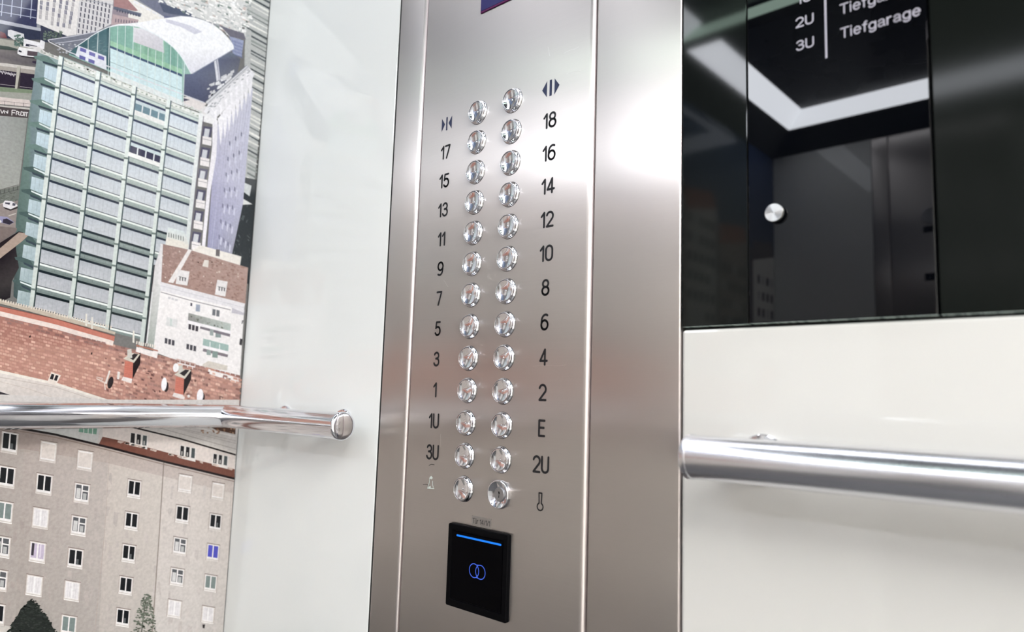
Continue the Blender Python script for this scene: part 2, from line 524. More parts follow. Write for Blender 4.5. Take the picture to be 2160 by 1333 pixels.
# ---------------------------------------------------------------- card reader on the panel
rx0, rx1, rz0, rz1 = -.8158, -.6916, -.3146, -.1940
reader = empty('card_reader', V((rx0 + rx1) / 2, PANEL_Y, rz0), 'black square card reader with lit blue bar under the buttons', 'card reader')
bm = bmesh.new()
fw = .0085
yb, yf = PANEL_Y, PANEL_Y - .0068
t = bmesh.new()
outer = [(rx0, rz0), (rx1, rz0), (rx1, rz1), (rx0, rz1)]
def rr(x0, z0, x1, z1, r, n=5):
    P = []
    for cxx, czz, a in ((x1 - r, z1 - r, 0), (x0 + r, z1 - r, 90), (x0 + r, z0 + r, 180), (x1 - r, z0 + r, 270)):
        P += arc(cxx, czz, r, r, a, a + 90, n)
    return P
def loops(bm, L, mi=0, close=True):
    rings = [[bm.verts.new(V(a, y, b)) for a, b in P] for P, y in L]
    for A, B in zip(rings, rings[1:]):
        n = len(A)
        for k in range(n):
            f = bm.faces.new([A[k], A[(k + 1) % n], B[(k + 1) % n], B[k]])
            f.material_index = mi
    if close:
        f = bm.faces.new(rings[-1]); f.material_index = mi
loops(bm, [(rr(rx0, rz0, rx1, rz1, .0025), yb), (rr(rx0, rz0, rx1, rz1, .0025), yf + .0012), (rr(rx0 + .001, rz0 + .001, rx1 - .001, rz1 - .001, .002), yf),
           (rr(rx0 + fw, rz0 + fw * 1.2, rx1 - fw, rz1 - fw * 1.0, .0015), yf), (rr(rx0 + fw + .0006, rz0 + fw * 1.2 + .0006, rx1 - fw - .0006, rz1 - fw - .0006, .0012), yf + .0016)])
build('housing', bm, M['reader_frame'], reader, smooth=True)
bm = bmesh.new()
loops(bm, [(rr(rx0 + fw + .0016, rz0 + fw * 1.2 + .0016, rx1 - fw - .0016, rz1 - fw - .0016, .001), yf + .0016), (rr(rx0 + fw + .002, rz0 + fw * 1.2 + .002, rx1 - fw - .002, rz1 - fw - .002, .001), yf + .0008)])
build('glass_front', bm, M['reader_glass'], reader)
bm = bmesh.new()
zl = -.2098
P = [(-.7962, zl - .0012), (-.7058, zl - .0012), (-.7046, zl), (-.7058, zl + .0014), (-.7962, zl + .0014), (-.7974, zl)]
loops(bm, [(P, yf + .0010), (P, yf + .0002)])
build('light_bar', bm, M['led_blue'], reader, label='glowing blue light bar')
bm = bmesh.new()
lx_, lz_ = -.7513, -.2546
to = lambda a, b: V(a, yf + .0004, b)
stroke(bm, arc(lx_ - .0060, lz_, .0098, .0098, 62, 298, 24), .0006, to)
stroke(bm, [(lx_ - .0015, lz_ + .0087), (lx_ + .0055, lz_ + .0096)] + arc(lx_ + .0070, lz_, .0098, .0098, 95, -95, 22) + [(lx_ + .0055, lz_ - .0096), (lx_ - .0015, lz_ - .0087)], .0006, to)
stroke(bm, arc(lx_ + .0070, lz_, .0098, .0098, 120, 240, 12), .0006, to)
stroke(bm, arc(lx_ - .0060, lz_, .0098, .0098, 55, -55, 12), .0006, to)
build('symbol', bm, M['logo_blue'], reader, label='lit blue outline of two interlocking rings')

# adhesive label above the reader
bm = bmesh.new()
box(bm, V(-.7720, PANEL_Y - .0002, -.1925), V(-.7315, PANEL_Y, -.1780))
tape = build('tape_label', bm, M['clear_tape'])
setp(tape, 'small clear tape label printed with a door number above the black card reader', 'label')
bm = text_bm(u'T\u00fcr 14/1/1', -.7520, -.1850, .0078, .00042, PANEL_Y - .0004, gap=.20, wide=.95)
build('printed_text', bm, M['print_black'], tape)

# ---------------------------------------------------------------- directory plate in the black glass
board = empty('directory_board', V((P1 + P2) / 2, 0, ZB), 'glossy black glass floor directory with white lettering and a round steel fixing', 'sign')
build('glass_plate', pane(P1, P2, ZB, ZW, -.0022, .010, .0009), [M['plate_glass'], M['glass_edge']], board)
YP = -.0026
for i, t in enumerate(['3U', '2U', '1U']):
    z = .3995 + .0276 * i
    build('floor_code', text_bm(t, -.2722, z + .0060, .0124, .00090, YP, gap=.20, wide=1.34), M['print_white'], board, label='white letters ' + t)
    build('floor_name', text_bm('Tiefgarage', -.2338, z + .0052, .0124, .00078, YP, gap=.20, wide=1.19, align='l'), M['print_white'], board, label='white word Tiefgarage')
bm = bmesh.new()
poly(bm, [V(-.2505, YP, .3815), V(-.2482, YP, .3815), V(-.2482, YP, .62), V(-.2505, YP, .62)])
build('divider_line', bm, M['print_white'], board)
# round brushed fixing
c = V(-.3068, -.0022, .2148)
bm = bmesh.new()
r_ = .0104 * K
lathe(bm, c, [(r_ * .7, 0), (r_ * .7, .0034), (r_, .0034), (r_, .0060), (r_ * .95, .0066), (0, .0066)], 48)
fx = build('fixing_cap', bm, M['cap_steel'], board, smooth=True, label='round brushed steel fixing')
# turned (circular) brushing on the cap
m = M['cap_steel']; nt = m.node_tree
tg = nt.nodes.new('ShaderNodeTangent'); tg.direction_type = 'RADIAL'; tg.axis = 'Y'
nt.links.new(tg.outputs[0], bsdf(m).inputs['Tangent'])
bsdf(m).inputs['Anisotropic'].default_value = .85
bsdf(m).inputs['Anisotropic Rotation'].default_value = .25
bsdf(m).inputs['Roughness'].default_value = .3

# ---------------------------------------------------------------- handrails
ZRAIL, YRAIL, RR = -.0582, -.059, .0236
def tube(bm, path, r, n=40, mi=0):
    """mitred round tube along axis-parallel path points (metres)"""
    P = [Vector(p) for p in path]
    rings = []
    up = Vector((0, 0, 1))
    for i, p in enumerate(P):
        if i == 0: d = (P[1] - P[0]).normalized(); s = 1; side = d.cross(up)
        elif i == len(P) - 1: d = (P[i] - P[i - 1]).normalized(); s = 1; side = d.cross(up)
        else:
            d0 = (p - P[i - 1]).normalized(); d1 = (P[i + 1] - p).normalized()
            s0, s1 = d0.cross(up), d1.cross(up)
            side = (s0 + s1).normalized()
            s = 1 / max(.2, side.dot(s0))
        rings.append([bm.verts.new(p + side * (s * r * math.cos(2 * math.pi * k / n)) + up * (r * math.sin(2 * math.pi * k / n))) for k in range(n)])
    for A, B in zip(rings, rings[1:]):
        for k in range(n):
            f = bm.faces.new([A[k], A[(k + 1) % n], B[(k + 1) % n], B[k]])
            f.material_index = mi

def cap(bm, c, r, ax, bulge=.22):
    """domed tube end with a fine collar"""
    ax = Vector(ax)
    u = Vector((0, 0, 1)); v_ = ax.cross(u)
    prof = [(r * 1.0, -.004), (r * 1.035, -.0035), (r * 1.045, 0), (r * 1.02, .0016)]
    for i in range(1, 9):
        t = i / 8
        prof.append((r * 1.0 * math.cos(t * math.pi / 2) if i < 8 else 0, .0016 + r * bulge * math.sin(t * math.pi / 2)))
    lathe(bm, c, prof, 40, axis=ax, u=v_, v=u)

def bracket(parent, wall_pt, ax):
    """rosette on the wall and a stub to the tube"""
    ax = Vector(ax); u = Vector((0, 0, 1)); v_ = ax.cross(u)
    bm = bmesh.new()
    lathe(bm, wall_pt, [(.0075, 0), (.0075, abs(YRAIL) * K - RR * K * .6)], 28, axis=ax, u=v_, v=u)
    b = build('bracket', bm, M['chrome'], parent, smooth='all')
    bm = bmesh.new()
    q = .0215
    lathe(bm, wall_pt, [(q, -.0004), (q, .003), (q * .94, .0048), (q * .6, .0056), (.0075, .0058)], 40, axis=ax, u=v_, v=u)
    build('rosette', bm, M['chrome'], b, smooth=True)

yb_ = YO + .06
rail = empty('handrail', V(XL + .059, YRAIL, ZRAIL), 'polished chrome handrail bent around the corner beside the city mural', 'handrail')
bm = bmesh.new()
tube(bm, [V(XL + .059, yb_, ZRAIL), V(XL + .059, YRAIL, ZRAIL), V(-1.0385, YRAIL, ZRAIL)], RR * K)
build('tube', bm, M['rail_chrome'], rail, smooth=True)
bm = bmesh.new(); cap(bm, V(-1.0385, YRAIL, ZRAIL), RR * K, (1, 0, 0)); build('end_cap', bm, M['cap_steel2'] if 'cap_steel2' in M else M['chrome'], rail, smooth=True)
for x in (-1.325, -1.12):
    bracket(rail, V(x, 0, ZRAIL), (0, -1, 0))
for y in (-.95, -2.2):
    bracket(rail, V(XL + .0045, y, ZRAIL), (1, 0, 0))
rail2 = empty('handrail', V(0, YRAIL, ZRAIL), 'thick chrome handrail on the white wall below the black glass', 'handrail')
bm = bmesh.new()
tube(bm, [V(-.382, YRAIL, ZRAIL), V(.75, YRAIL, ZRAIL)], RR * K)
build('tube', bm, M['near_rail'], rail2, smooth=True)
bm = bmesh.new(); cap(bm, V(-.382, YRAIL, ZRAIL), RR * K, (-1, 0, 0), .18); build('end_cap', bm, M['near_rail'], rail2, smooth=True)
for x in (-.325, .6):
    bracket(rail2, V(x, 0.001, ZRAIL), (0, -1, 0))

# ---------------------------------------------------------------- ceiling with two lit bays and a beam between
Y_N, Y_F = -.13, YO + .13
bm = bmesh.new(); box(bm, V(XL - .05, .06, ZC + .05), V(XR + .05, YO - .06, ZC + .1)); structure('ceiling', bm, M['ceiling'])
def ring(bm, o_, i_, mi):
    n = 4
    A = [bm.verts.new(p) for p in o_]; B = [bm.verts.new(p) for p in i_]
    for k in range(n):
        f = bm.faces.new([A[k], A[(k + 1) % n], B[(k + 1) % n], B[k]]); f.material_index = mi
def rect4(x0, x1, y0, y1, z):
    return [V(x0, y0, z), V(x1, y0, z), V(x1, y1, z), V(x0, y1, z)]
YM0, YM1 = -1.700, -1.763      # narrow beam between the bays
bays = [(Y_N - .013, YM0), (YM1, YO + .143)]
for bi, (ya, yb2) in enumerate(bays):
    t_ = empty('ceiling_light', V((XL + XR) / 2, (ya + yb2) / 2, ZC), ['bright recessed light frame in the ceiling over the buttons', 'bright recessed light frame in the ceiling by the far wall'][bi], 'ceiling light', 'light frames of the ceiling')
    x0, x1 = XL + .143, XR - .143
    bm = bmesh.new()
    far_lit = bi == 1
    near_lit = bi == 0
    ia = ya - .106 if near_lit else ya
    ib = yb2 + .106 if far_lit else yb2
    o_, i_ = rect4(x0, x1, ya, yb2, 1.46), rect4(x0 + .106, x1 - .106, ia, ib, 1.516)
    for k in range(4):
        if (k == 0 and not near_lit) or (k == 2 and not far_lit):
            continue
        poly(bm, [o_[k], o_[(k + 1) % 4], i_[(k + 1) % 4], i_[k]])
    build('diffuser', bm, M['cove' if far_lit else 'cove_near'], t_)
    bm = bmesh.new()
    box(bm, V(x0 + .106, ia, 1.513), V(x1 - .106, ib, 1.53), .001, 1)
    build('panel', bm, M['ceiling'], t_)
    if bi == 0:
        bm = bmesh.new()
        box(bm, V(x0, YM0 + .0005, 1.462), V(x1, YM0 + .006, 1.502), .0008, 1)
        build('beam_spill_strip', bm, M['edge_spill'], t_)  # glowing strip imitates light spill on the beam, not a lamp
# sloping black fascia around the walls
bm = bmesh.new()
ring(bm, rect4(XL, XR, 0, YO, ZW), rect4(XL + .143, XR - .143, -.143, YO + .143, 1.46), 0)
ring(bm, rect4(XL, XR, 0, YO, ZW), rect4(XL, XR, 0, YO, ZC + .05), 0)
structure('trim_4', bm, M['fascia'])
bm = bmesh.new()
box(bm, V(XL + .01, YM0, 1.455), V(XR - .01, YM1, 1.53), .002, 1)
structure('trim_5', bm, M['fascia'])

# ---------------------------------------------------------------- far wall and door wall (seen in the reflections)
bm = bmesh.new(); box(bm, V(XL - .05, YO - .06, ZF), V(XR + .05, YO - .012, ZC + .05)); structure('wall_back', bm, M['gap'])
bm = bmesh.new()
box(bm, V(XL, YO, ZF), V(G0 - .002, YO - .012, ZW), .001, 1)
structure('wall_back_white', bm, M['white_glass'])
bm = bmesh.new()
box(bm, V(G1 + .002, YO, ZF), V(XR, YO - .012, ZW), .001, 1)
structure('wall_back_far', bm, M['cream_glass'])
structure('trim_7', column(G0, S1 - .0015, ZF, ZW, YO + .0015, YO - .012, .0028), [M['steel'], M['steel_edge']], smooth=True)
structure('trim_8', column(S2 + .0015, G1, ZF, ZW, YO + .0015, YO - .012, .0028), [M['steel'], M['steel_edge']], smooth=True)
structure('trim_9', column(S1 + .0015, S2 - .0015, ZF, ZW, YO + .0035, YO - .012, .0040), [M['steel'], M['steel_edge']], smooth=True)
spk = bmesh.new()
lathe(spk, V(-.755, YO + .0035, .9306), [(.032, 0), (.032, .002), (.026, .003), (.024, .001), (0, .001)], 40, axis=(0, 1, 0), u=(1, 0, 0), v=(0, 0, 1))
setp(build('speaker_grille', spk, M['lock_dark'], smooth=True), 'round dark speaker on the far steel column, seen in the black glass', 'speaker')
for z, h in ((.8652, .015), (.6334, .018)):
    b_ = bmesh.new()
    box(b_, V(-.79, YO + .0035, z - h), V(-.72, YO + .007, z + h), .001, 1)
    setp(build('indicator', b_, M['reader_frame']), 'small black %s indicator on the far steel column' % ('upper' if z > .8 else 'lower'), 'indicator')
rail3 = empty('handrail', V(.1, YO + .059, ZRAIL), 'chrome handrail on the far white wall opposite the buttons', 'handrail')
bm = bmesh.new()
tube(bm, [V(XL + .14, YO + .059, ZRAIL), V(.75, YO + .059, ZRAIL)], RR * K)
build('tube', bm, M['rail_chrome'], rail3, smooth=True)
for x in (-1.2, .6):
    bracket(rail3, V(x, YO, ZRAIL), (0, 1, 0))
# door side: unseen open doors and lit lobby, added to even out the wall light
DY0, DY1, DZ = -.45, -2.45, 1.30
bm = bmesh.new()
box(bm, V(XR, .06, ZF), V(XR + .05, DY0, ZC + .05)); box(bm, V(XR, DY1, ZF), V(XR + .05, YO - .06, ZC + .05)); box(bm, V(XR, DY0, DZ), V(XR + .05, DY1, ZC + .05))
structure('wall_right', bm, M['steel_edge'])
LX0, LX1, LY0, LY1, LZ = XR + .05, XR + 2.3, .4, -3.4, 1.75
for nm, a, b, mm in (('wall_added_lobby', (LX1, LY0, ZF), (LX1 + .05, LY1, LZ), 'cream_glass'), ('wall_added_lobby_side', (LX0, LY0, ZF), (LX1, LY0 + .05, LZ), 'cream_glass'),
                     ('wall_added_lobby_end', (LX0, LY1 - .05, ZF), (LX1, LY1, LZ), 'cream_glass'), ('ceiling_added_lobby', (LX0, LY0, LZ), (LX1 + .05, LY1, LZ + .05), 'cream_glass'),
                     ('floor_added_lobby', (LX0 + .001, LY0, ZF - .05), (LX1, LY1, ZF), 'added_lobby_floor')):
    bm = bmesh.new(); box(bm, V(*a), V(*b)); structure(nm, bm, M[mm])
lp = empty('added_lobby_fill', V((LX0 + LX1) / 2, (LY0 + LY1) / 2, LZ), 'unseen square warm white fill light added in the lobby outside the doors', 'ceiling light')  # added lamp, out of view, brightens the car walls evenly
bm = bmesh.new(); box(bm, V(LX0 + .5, -.6, LZ - .02), V(LX1 - .5, -2.4, LZ - .001), .002, 1)
build('diffuser', bm, mat('lobby_fill_diffuser', rgb(240, 236, 230), .5, emit=(1.0, .985, .96), estr=LOBBY_FILL_POWER), lp)

# ---------------------------------------------------------------- the mural: a printed aerial city photograph behind glass
CAMR = __import__('mathutils').Euler(CAM_ROT, 'XYZ').to_matrix()
XM = XL * K
def on_mural(u, v):
    """where the print shows the feature measured at (u, v) in the photograph"""
    d = CAMR @ Vector(((u - 1080.0) / F_PX, -(v - 666.5) / F_PX, -1.0))
    t = (XM - CAM_POS.x) / d.x
    p = CAM_POS + d * t
    return p.y, p.z

PRINT = []          # (layer, [(y, z)...], [colour per corner])
def C3(c):
    return (lin(c[0]), lin(c[1]), lin(c[2]), 1.0)
def D(layer, pts, col, cols=None):
    """flat ink patch; pts in measured pixels"""
    q = [on_mural(*p) for p in pts]
    PRINT.append((layer, q, [C3(c) for c in (cols or [col] * len(pts))]))
def DP(layer, q, col, cols=None):
    """flat ink patch; points on the print in metres (y, z)"""
    PRINT.append((layer, q, [C3(c) for c in (cols or [col] * len(q))]))
def zf(s, ox, oy):
    return lambda L: [(ox + a / s, oy + b / s) for a, b in L]
def lineq(a, b, w):
    a = Vector(a); b = Vector(b); d = (b - a)
    n = Vector((-d.y, d.x)).normalized() * (w / 2)
    return [tuple(a - n), tuple(b - n), tuple(b + n), tuple(a + n)]
def DL(layer, pts, w, col):
    for a, b in zip(pts, pts[1:]):
        if (Vector(a) - Vector(b)).length > 1e-6:
            D(layer, lineq(a, b, w), col)
def homog(src, dst):
    """least-squares homography src(u,v) -> dst(x,y)"""
    import numpy as np
    A = []
    for (u, v), (x, y) in zip(src, dst):
        A.append([u, v, 1, 0, 0, 0, -x * u, -x * v, -x])
        A.append([0, 0, 0, u, v, 1, -y * u, -y * v, -y])
    _, _, vt = np.linalg.svd(np.array(A, float))
    h = vt[-1].reshape(3, 3)
    def f(u, v):
        q = h @ np.array([u, v, 1.0])
        return (float(q[0] / q[2]), float(q[1] / q[2]))
    return f
def HR(layer, f, u0, v0, u1, v1, col, cols=None):
    D(layer, [f(u0, v0), f(u1, v0), f(u1, v1), f(u0, v1)], col, cols)
def mix(a, b, t):
    return tuple(a[i] + (b[i] - a[i]) * t for i in range(3))
def jit(c, r, a):
    k = r.uniform(-a, a)
    return tuple(max(2, min(252, x + k)) for x in c)
rm = random.Random(11)
z1 = zf(6.667, 0, 0); z2 = zf(6.667, 280, 0); z3 = zf(6.06, 0, 180); z4 = zf(6.06, 280, 180)
z5 = zf(6.06, 0, 380); z6 = zf(4.76, 280, 380); z7 = zf(5.127, 0, 600); z8 = zf(6.061, 280, 640)
zb1 = zf(2.9617, 0, 0); zb2 = zf(2.9617, 0, 400); zb3 = zf(2.599, 0, 820)

# ---- layer 0: ground tones over the measured area and the rest of the print
ZT_, ZB_ = EYE + ZW * K, 0.0
DP(0, [(YO * K, ZB_), (0, ZB_), (0, ZT_), (YO * K, ZT_)], (120, 118, 116))
# rest of the print beyond the photographed corner: town blocks, river and roofs
def town(y0, y1, zlo, zhi):
    y = y0
    while y < y1:
        wd = rm.uniform(.16, .30)
        top = rm.uniform(zhi - .25, zhi)
        tone = rm.choice([(212, 206, 198), (176, 160, 150), (150, 158, 168), (226, 222, 216), (132, 120, 116)])
        DP(2, [(y, zlo), (y + wd, zlo), (y + wd, top), (y, top + .05)], tone)
        DP(3, [(y, top + .05), (y + wd, top), (y + wd, top + .08), (y + .03, top + .11)], rm.choice([(150, 92, 76), (120, 112, 110), (172, 110, 92)]))
        nx = int(wd / .045); nz = int((top - zlo) / .07)
        for i in range(nx):
            for j in range(nz):
                a = y + .02 + i * .045; b = zlo + .03 + j * .07
                DP(4, [(a, b), (a + .022, b), (a + .022, b + .036), (a, b + .036)], rm.choice([(40, 44, 52), (70, 76, 86), (190, 190, 190)]))
        y += wd + rm.uniform(.0, .06)
yl0, yl1 = YO * K, -.47
DP(1, [(yl0, 1.6), (yl1, 1.6), (yl1, ZT_), (yl0, ZT_)], (86, 104, 140), [C_ for C_ in [(96, 104, 120), (96, 104, 120), (60, 84, 128), (60, 84, 128)]])
town(yl0, yl1 - .2, 1.15, 1.66)
town(yl0, yl1 - .2, .70, 1.22)
DP(5, [(yl0, .78), (yl1, .86), (yl1, 1.12), (yl0, 1.02)], (164, 110, 94))
for i in range(14):
    DP(6, [(yl0, .80 + i * .016), (yl1, .88 + i * .016), (yl1, .883 + i * .016), (yl0, .803 + i * .016)], (120, 74, 62))
DP(5, [(yl0, 0), (yl1 + .02, 0), (yl1 + .02, .845), (yl0, .76)], (176, 166, 158))
for i in range(15):
    for j in range(5):
        a = yl0 + .05 + i * .125; b = .10 + j * .135
        DP(6, [(a, b), (a + .05, b), (a + .05, b + .066), (a, b + .066)], (196, 192, 188))
        DP(7, [(a + .006, b + .008), (a + .022, b + .008), (a + .022, b + .06), (a + .006, b + .06)], (34, 36, 40))
        DP(7, [(a + .028, b + .008), (a + .044, b + .008), (a + .044, b + .06), (a + .028, b + .06)], (34, 36, 40))

# ---- top left: river bank, roads, dark glass block
D(6, [(-90, -60), (640, -60), (640, 60), (-90, 60)], (150, 152, 160))
D(7, [(-120, -60), (82, -60), (77, 62), (-120, 22)], (52, 56, 92))
for i, a in enumerate((-50, -30, -12, 5.5, 26, 46, 67)):
    DL(8, [(a + 1.5, -20), (a - 3, 28 + i * 2)], 1.8, (176, 182, 206))
for b in (-14, 10, 26):
    DL(8, [(-110, b - 20), (76, b + 12)], 1.6, (170, 176, 198))
D(8, [(-120, 24), (0, 42), (86, 60), (86, 66), (0, 50), (-120, 32)], (176, 178, 190))
D(7, z1([(-800, 200), (0, 330), (570, 440), (560, 560), (300, 560), (0, 530), (-800, 430)]), (48, 54, 78))
D(7, z1([(570, 330), (960, 500), (690, 600), (560, 580)]), (58, 62, 84))
for k in range(90):
    a, b = rm.uniform(600, 860), rm.uniform(430, 560)
    s_ = rm.uniform(10, 30)
    D(9, z1([(a, b), (a + s_, b + s_ * .3), (a + s_ * .7, b + s_), (a - 5, b + s_ * .6)]), jit((96, 112, 100), rm, 22))
D(8, z1([(-800, 420), (0, 545), (300, 590), (540, 640), (540, 720), (260, 690), (0, 650), (-800, 540)]), (170, 168, 158))
D(9, z1([(-800, 520), (0, 640), (120, 655), (245, 690), (240, 712), (0, 690), (-800, 560)]), (70, 82, 78))
D(9, z1([(110, 425), (150, 420), (335, 480), (340, 545), (190, 560), (108, 500)]), (220, 220, 224))
D(9, z1([(0, 440), (70, 470), (100, 540), (0, 530)]), (112, 52, 58))
for k in range(70):
    a, b = rm.uniform(195, 320), rm.uniform(480, 640)
    D(10, z1([(a, b), (a + 22, b + 4), (a + 16, b + 22), (a - 4, b + 16)]), jit((92, 118, 110), rm, 20))
D(9, z1([(300, 560), (330, 545), (560, 600), (570, 560), (630, 590), (620, 690), (540, 700), (310, 650)]), (236, 234, 238))
D(10, z1([(365, 615), (520, 650), (530, 690), (440, 660), (355, 650)]), (44, 46, 66))
D(8, z1([(-800, 590), (0, 700), (250, 730), (560, 800), (560, 930), (0, 885), (-800, 760)]), (122, 116, 116), [(126, 120, 120), (126, 120, 120), (110, 105, 106), (96, 92, 98), (96, 92, 98), (132, 124, 122), (132, 124, 122)])
D(9, z1([(250, 700), (270, 662), (370, 680), (540, 700), (530, 810), (300, 785), (242, 755)]), (238, 236, 238))
D(10, z1([(262, 705), (305, 720), (300, 742), (258, 728)]), (44, 44, 60))
D(10, z1([(385, 712), (540, 735), (535, 800), (380, 780)]), (92, 80, 88))
D(10, z1([(270, 780), (540, 815), (530, 832), (300, 800)]), (40, 36, 44))
D(9, z1([(455, 860), (520, 862), (515, 905), (450, 880)]), (56, 46, 70))
D(8, z1([(-800, 790), (0, 880), (515, 950), (505, 1000), (0, 935), (-800, 840)]), (206, 200, 194))
D(8, z1([(-800, 830), (0, 925), (500, 990), (492, 1050), (0, 985), (-800, 880)]), (168, 160, 152))
D(8, z1([(-800, 880), (0, 985), (492, 1048), (455, 1270), (0, 1225), (-800, 1130)]), (48, 40, 56))
for k in range(11):
    a = k * 20; b = 995 + k * 4 + rm.uniform(-6, 6)
    DL(9, z1([(a, b), (a + 12, b + rm.uniform(20, 46)), (a + 20, b + rm.uniform(0, 14))]), 1.0, (220, 214, 220))
DL(9, z1([(0, 1185), (450, 1240)]), .9, (170, 160, 168))
D(10, z1([(240, 930), (290, 935), (285, 1060), (240, 1250), (208, 1250)]), (188, 184, 172))
D(10, z1([(290, 935), (275, 1240), (240, 1250)]), (76, 70, 70))
D(8, z3([(-900, -20), (0, 20), (430, 60), (410, 110), (0, 90), (-900, 50)]), (122, 138, 112))
D(8, z3([(-900, 40), (0, 80), (420, 105), (400, 195), (0, 160), (-900, 110)]), (158, 158, 150))
D(9, z3([(-900, 110), (0, 150), (400, 192), (390, 275), (0, 240), (-900, 190)]), (214, 200, 196))
for k in range(8):
    a = 60 + (k - 3) * 119
    if a < 380:
        DL(10, z3([(a, 195 + a * .1), (a, 258 + a * .08)]), .9, (96, 88, 88))
DL(10, z3([(-900, 120), (0, 200), (385, 240)]), .7, (120, 110, 108))
D(9, z3([(-900, 200), (0, 255), (385, 290), (375, 320), (0, 275), (-900, 215)]), (196, 190, 184))
D(9, z3([(-900, 212), (0, 274), (375, 312), (352, 420), (0, 390), (-900, 320)]), (76, 66, 68))
for s_ in ([(5, 310), (25, 360), (50, 320), (60, 362)], [(70, 330), (95, 360), (100, 320)], [(150, 385), (152, 318), (200, 322)], [(152, 350), (190, 352)],
           [(205, 380), (210, 330), (245, 345), (225, 362), (250, 385)], [(262, 385), (268, 335), (300, 350), (296, 388), (262, 385)], [(310, 395), (318, 345)], [(300, 345), (358, 350)], [(340, 350), (335, 400)]):
    DL(10, z3(s_), 1.7, (226, 222, 222))
D(8, z3([(-900, 320), (0, 388), (352, 418), (238, 1290), (100, 1340), (-900, 1540)]), (152, 154, 150), [(158, 160, 158), (158, 160, 158), (142, 146, 142), (160, 162, 156), (156, 158, 152), (156, 158, 152)])
for k in range(90):
    a, b = rm.uniform(-300, 300), rm.uniform(430, 1260)
    if a < 340 - (b - 400) * .12:
        DL(9, z3([(a, b), (a + rm.uniform(15, 45), b + rm.uniform(-1, 6))]), .5, jit((146, 149, 146), rm, 9))
DL(10, z5([(-500, 260), (0, 125), (235, 60)]), 1.6, (112, 108, 104))
D(9, z5([(-500, 270), (0, 130), (260, 65), (240, 260), (0, 300), (-500, 420)]), (112, 116, 110))
for k in range(5):
    DL(10, z5([(5 + k * 55, 128 - k * 14), (2 + k * 55, 175 - k * 12)]), .9, (52, 56, 52))
DL(10, z5([(-500, 320), (0, 180), (235, 118)]), .7, (66, 72, 66))
for k in range(60):
    a, b = rm.uniform(0, 200), rm.uniform(150, 260)
    D(10, z5([(a, b), (a + 20, b + 3), (a + 14, b + 14), (a - 4, b + 9)]), jit((108, 114, 106), rm, 24))
D(9, z5([(-500, 330), (0, 240), (230, 200), (210, 620), (0, 600), (-500, 560)]), (146, 134, 130))
DL(10, z5([(0, 310), (60, 285)]), 1.2, (200, 180, 170))
DL(10, z5([(110, 455), (205, 425)]), 2.0, (196, 186, 178))
D(11, z5([(35, 300), (60, 262), (150, 270), (200, 300), (225, 330), (135, 372), (40, 340)]), (226, 222, 226))
D(12, z5([(65, 285), (130, 290), (118, 318), (62, 300)]), (74, 72, 86))
D(12, z5([(160, 290), (200, 300), (190, 330), (155, 325)]), (84, 84, 96))
D(10, z5([(40, 342), (135, 374), (230, 335), (225, 360), (130, 392), (60, 366)]), (52, 46, 48))
D(11, z5([(-60, 470), (0, 462), (90, 470), (180, 540), (120, 572), (0, 540), (-60, 520)]), (142, 138, 178))
D(12, z5([(40, 500), (85, 490), (175, 540), (120, 570), (30, 545)]), (52, 46, 60))
D(13, z5([(-60, 500), (0, 510), (20, 525), (10, 545), (-60, 530)]), (222, 220, 226))

# ---- white blocks behind the tower
D(8, z1([(535, -300), (1130, -300), (1115, 0), (1070, 500), (950, 512), (510, 330), (535, 0)]), (232, 228, 226))
f = homog([(0, 0), (5, 0), (0, 2), (5, 2)], [z1([(575, 105)])[0], z1([(1005, 190)])[0], z1([(565, 235)])[0], z1([(985, 312)])[0]])
for i in range(6):
    for j in range(-3, 4):
        if j == 3 and i < 2: continue
        a, b = f(i, j)
        if b > 74: continue
        dk = rm.random() < .5
        D(9, [(a - 2.6, b - 4.6), (a + 2.6, b - 4), (a + 2.4, b + 5), (a - 2.8, b + 4.2)], (112, 112, 132) if dk else (178, 174, 176))
        DL(10, [(a, b - 4), (a - .2, b + 4.5)], .7, (214, 210, 214))
D(8, z1([(1115, -300), (1600, -300), (1590, 50), (1560, 340), (1400, 420), (1290, 470), (1075, 500), (1115, 0)]), (216, 213, 215))
DL(9, z1([(1115, -20), (1590, 75)]), 1.8, (168, 168, 178))
f = homog([(0, 0), (7, 0), (0, 3), (7, 3)], [z1([(1140, 130)])[0], z1([(1525, 230)])[0], z1([(1112, 360)])[0], z1([(1500, 450)])[0]])
for i in range(8):
    for j in range(-2, 5):
        a, b = f(i, j)
        if b > 50 + (210 - a) * .6 + 10: continue
        D(9, [(a - 1.3, b - 4.5), (a + 1.5, b - 4), (a + 1.2, b + 4.6), (a - 1.6, b + 4)], (92, 92, 106))
# brick house with red roof, pale blocks
D(7, z1([(1590, -100), (1800, -100), (2020, 180), (1960, 320), (1540, 380)]), (150, 138, 148))
D(9, z1([(1600, -60), (1790, -60), (1800, 0), (1940, 150), (1900, 160), (1600, 92)]), (166, 122, 122))
D(9, z1([(1600, 90), (1990, 190), (1975, 240), (1590, 130)]), (98, 104, 124))
D(9, z1([(1585, 200), (1950, 280), (1930, 330), (1560, 350)]), (186, 162, 164))
for k in range(9):
    a = 1620 + k * 38
    D(10, z1([(a, 262 + k * 5), (a + 16, 266 + k * 5), (a + 12, 318 + k * 3), (a - 4, 314 + k * 3)]), (124, 112, 128))
for k in range(9):
    a = 1640 + k * 38
    D(10, z1([(a, 130 + k * 9), (a + 14, 133 + k * 9), (a + 12, 168 + k * 9), (a - 2, 165 + k * 9)]), (72, 76, 96))
D(8, z2([(-80, -60), (60, 20), (440, 235), (470, 275), (100, 320), (-60, 330)]), (236, 232, 226))
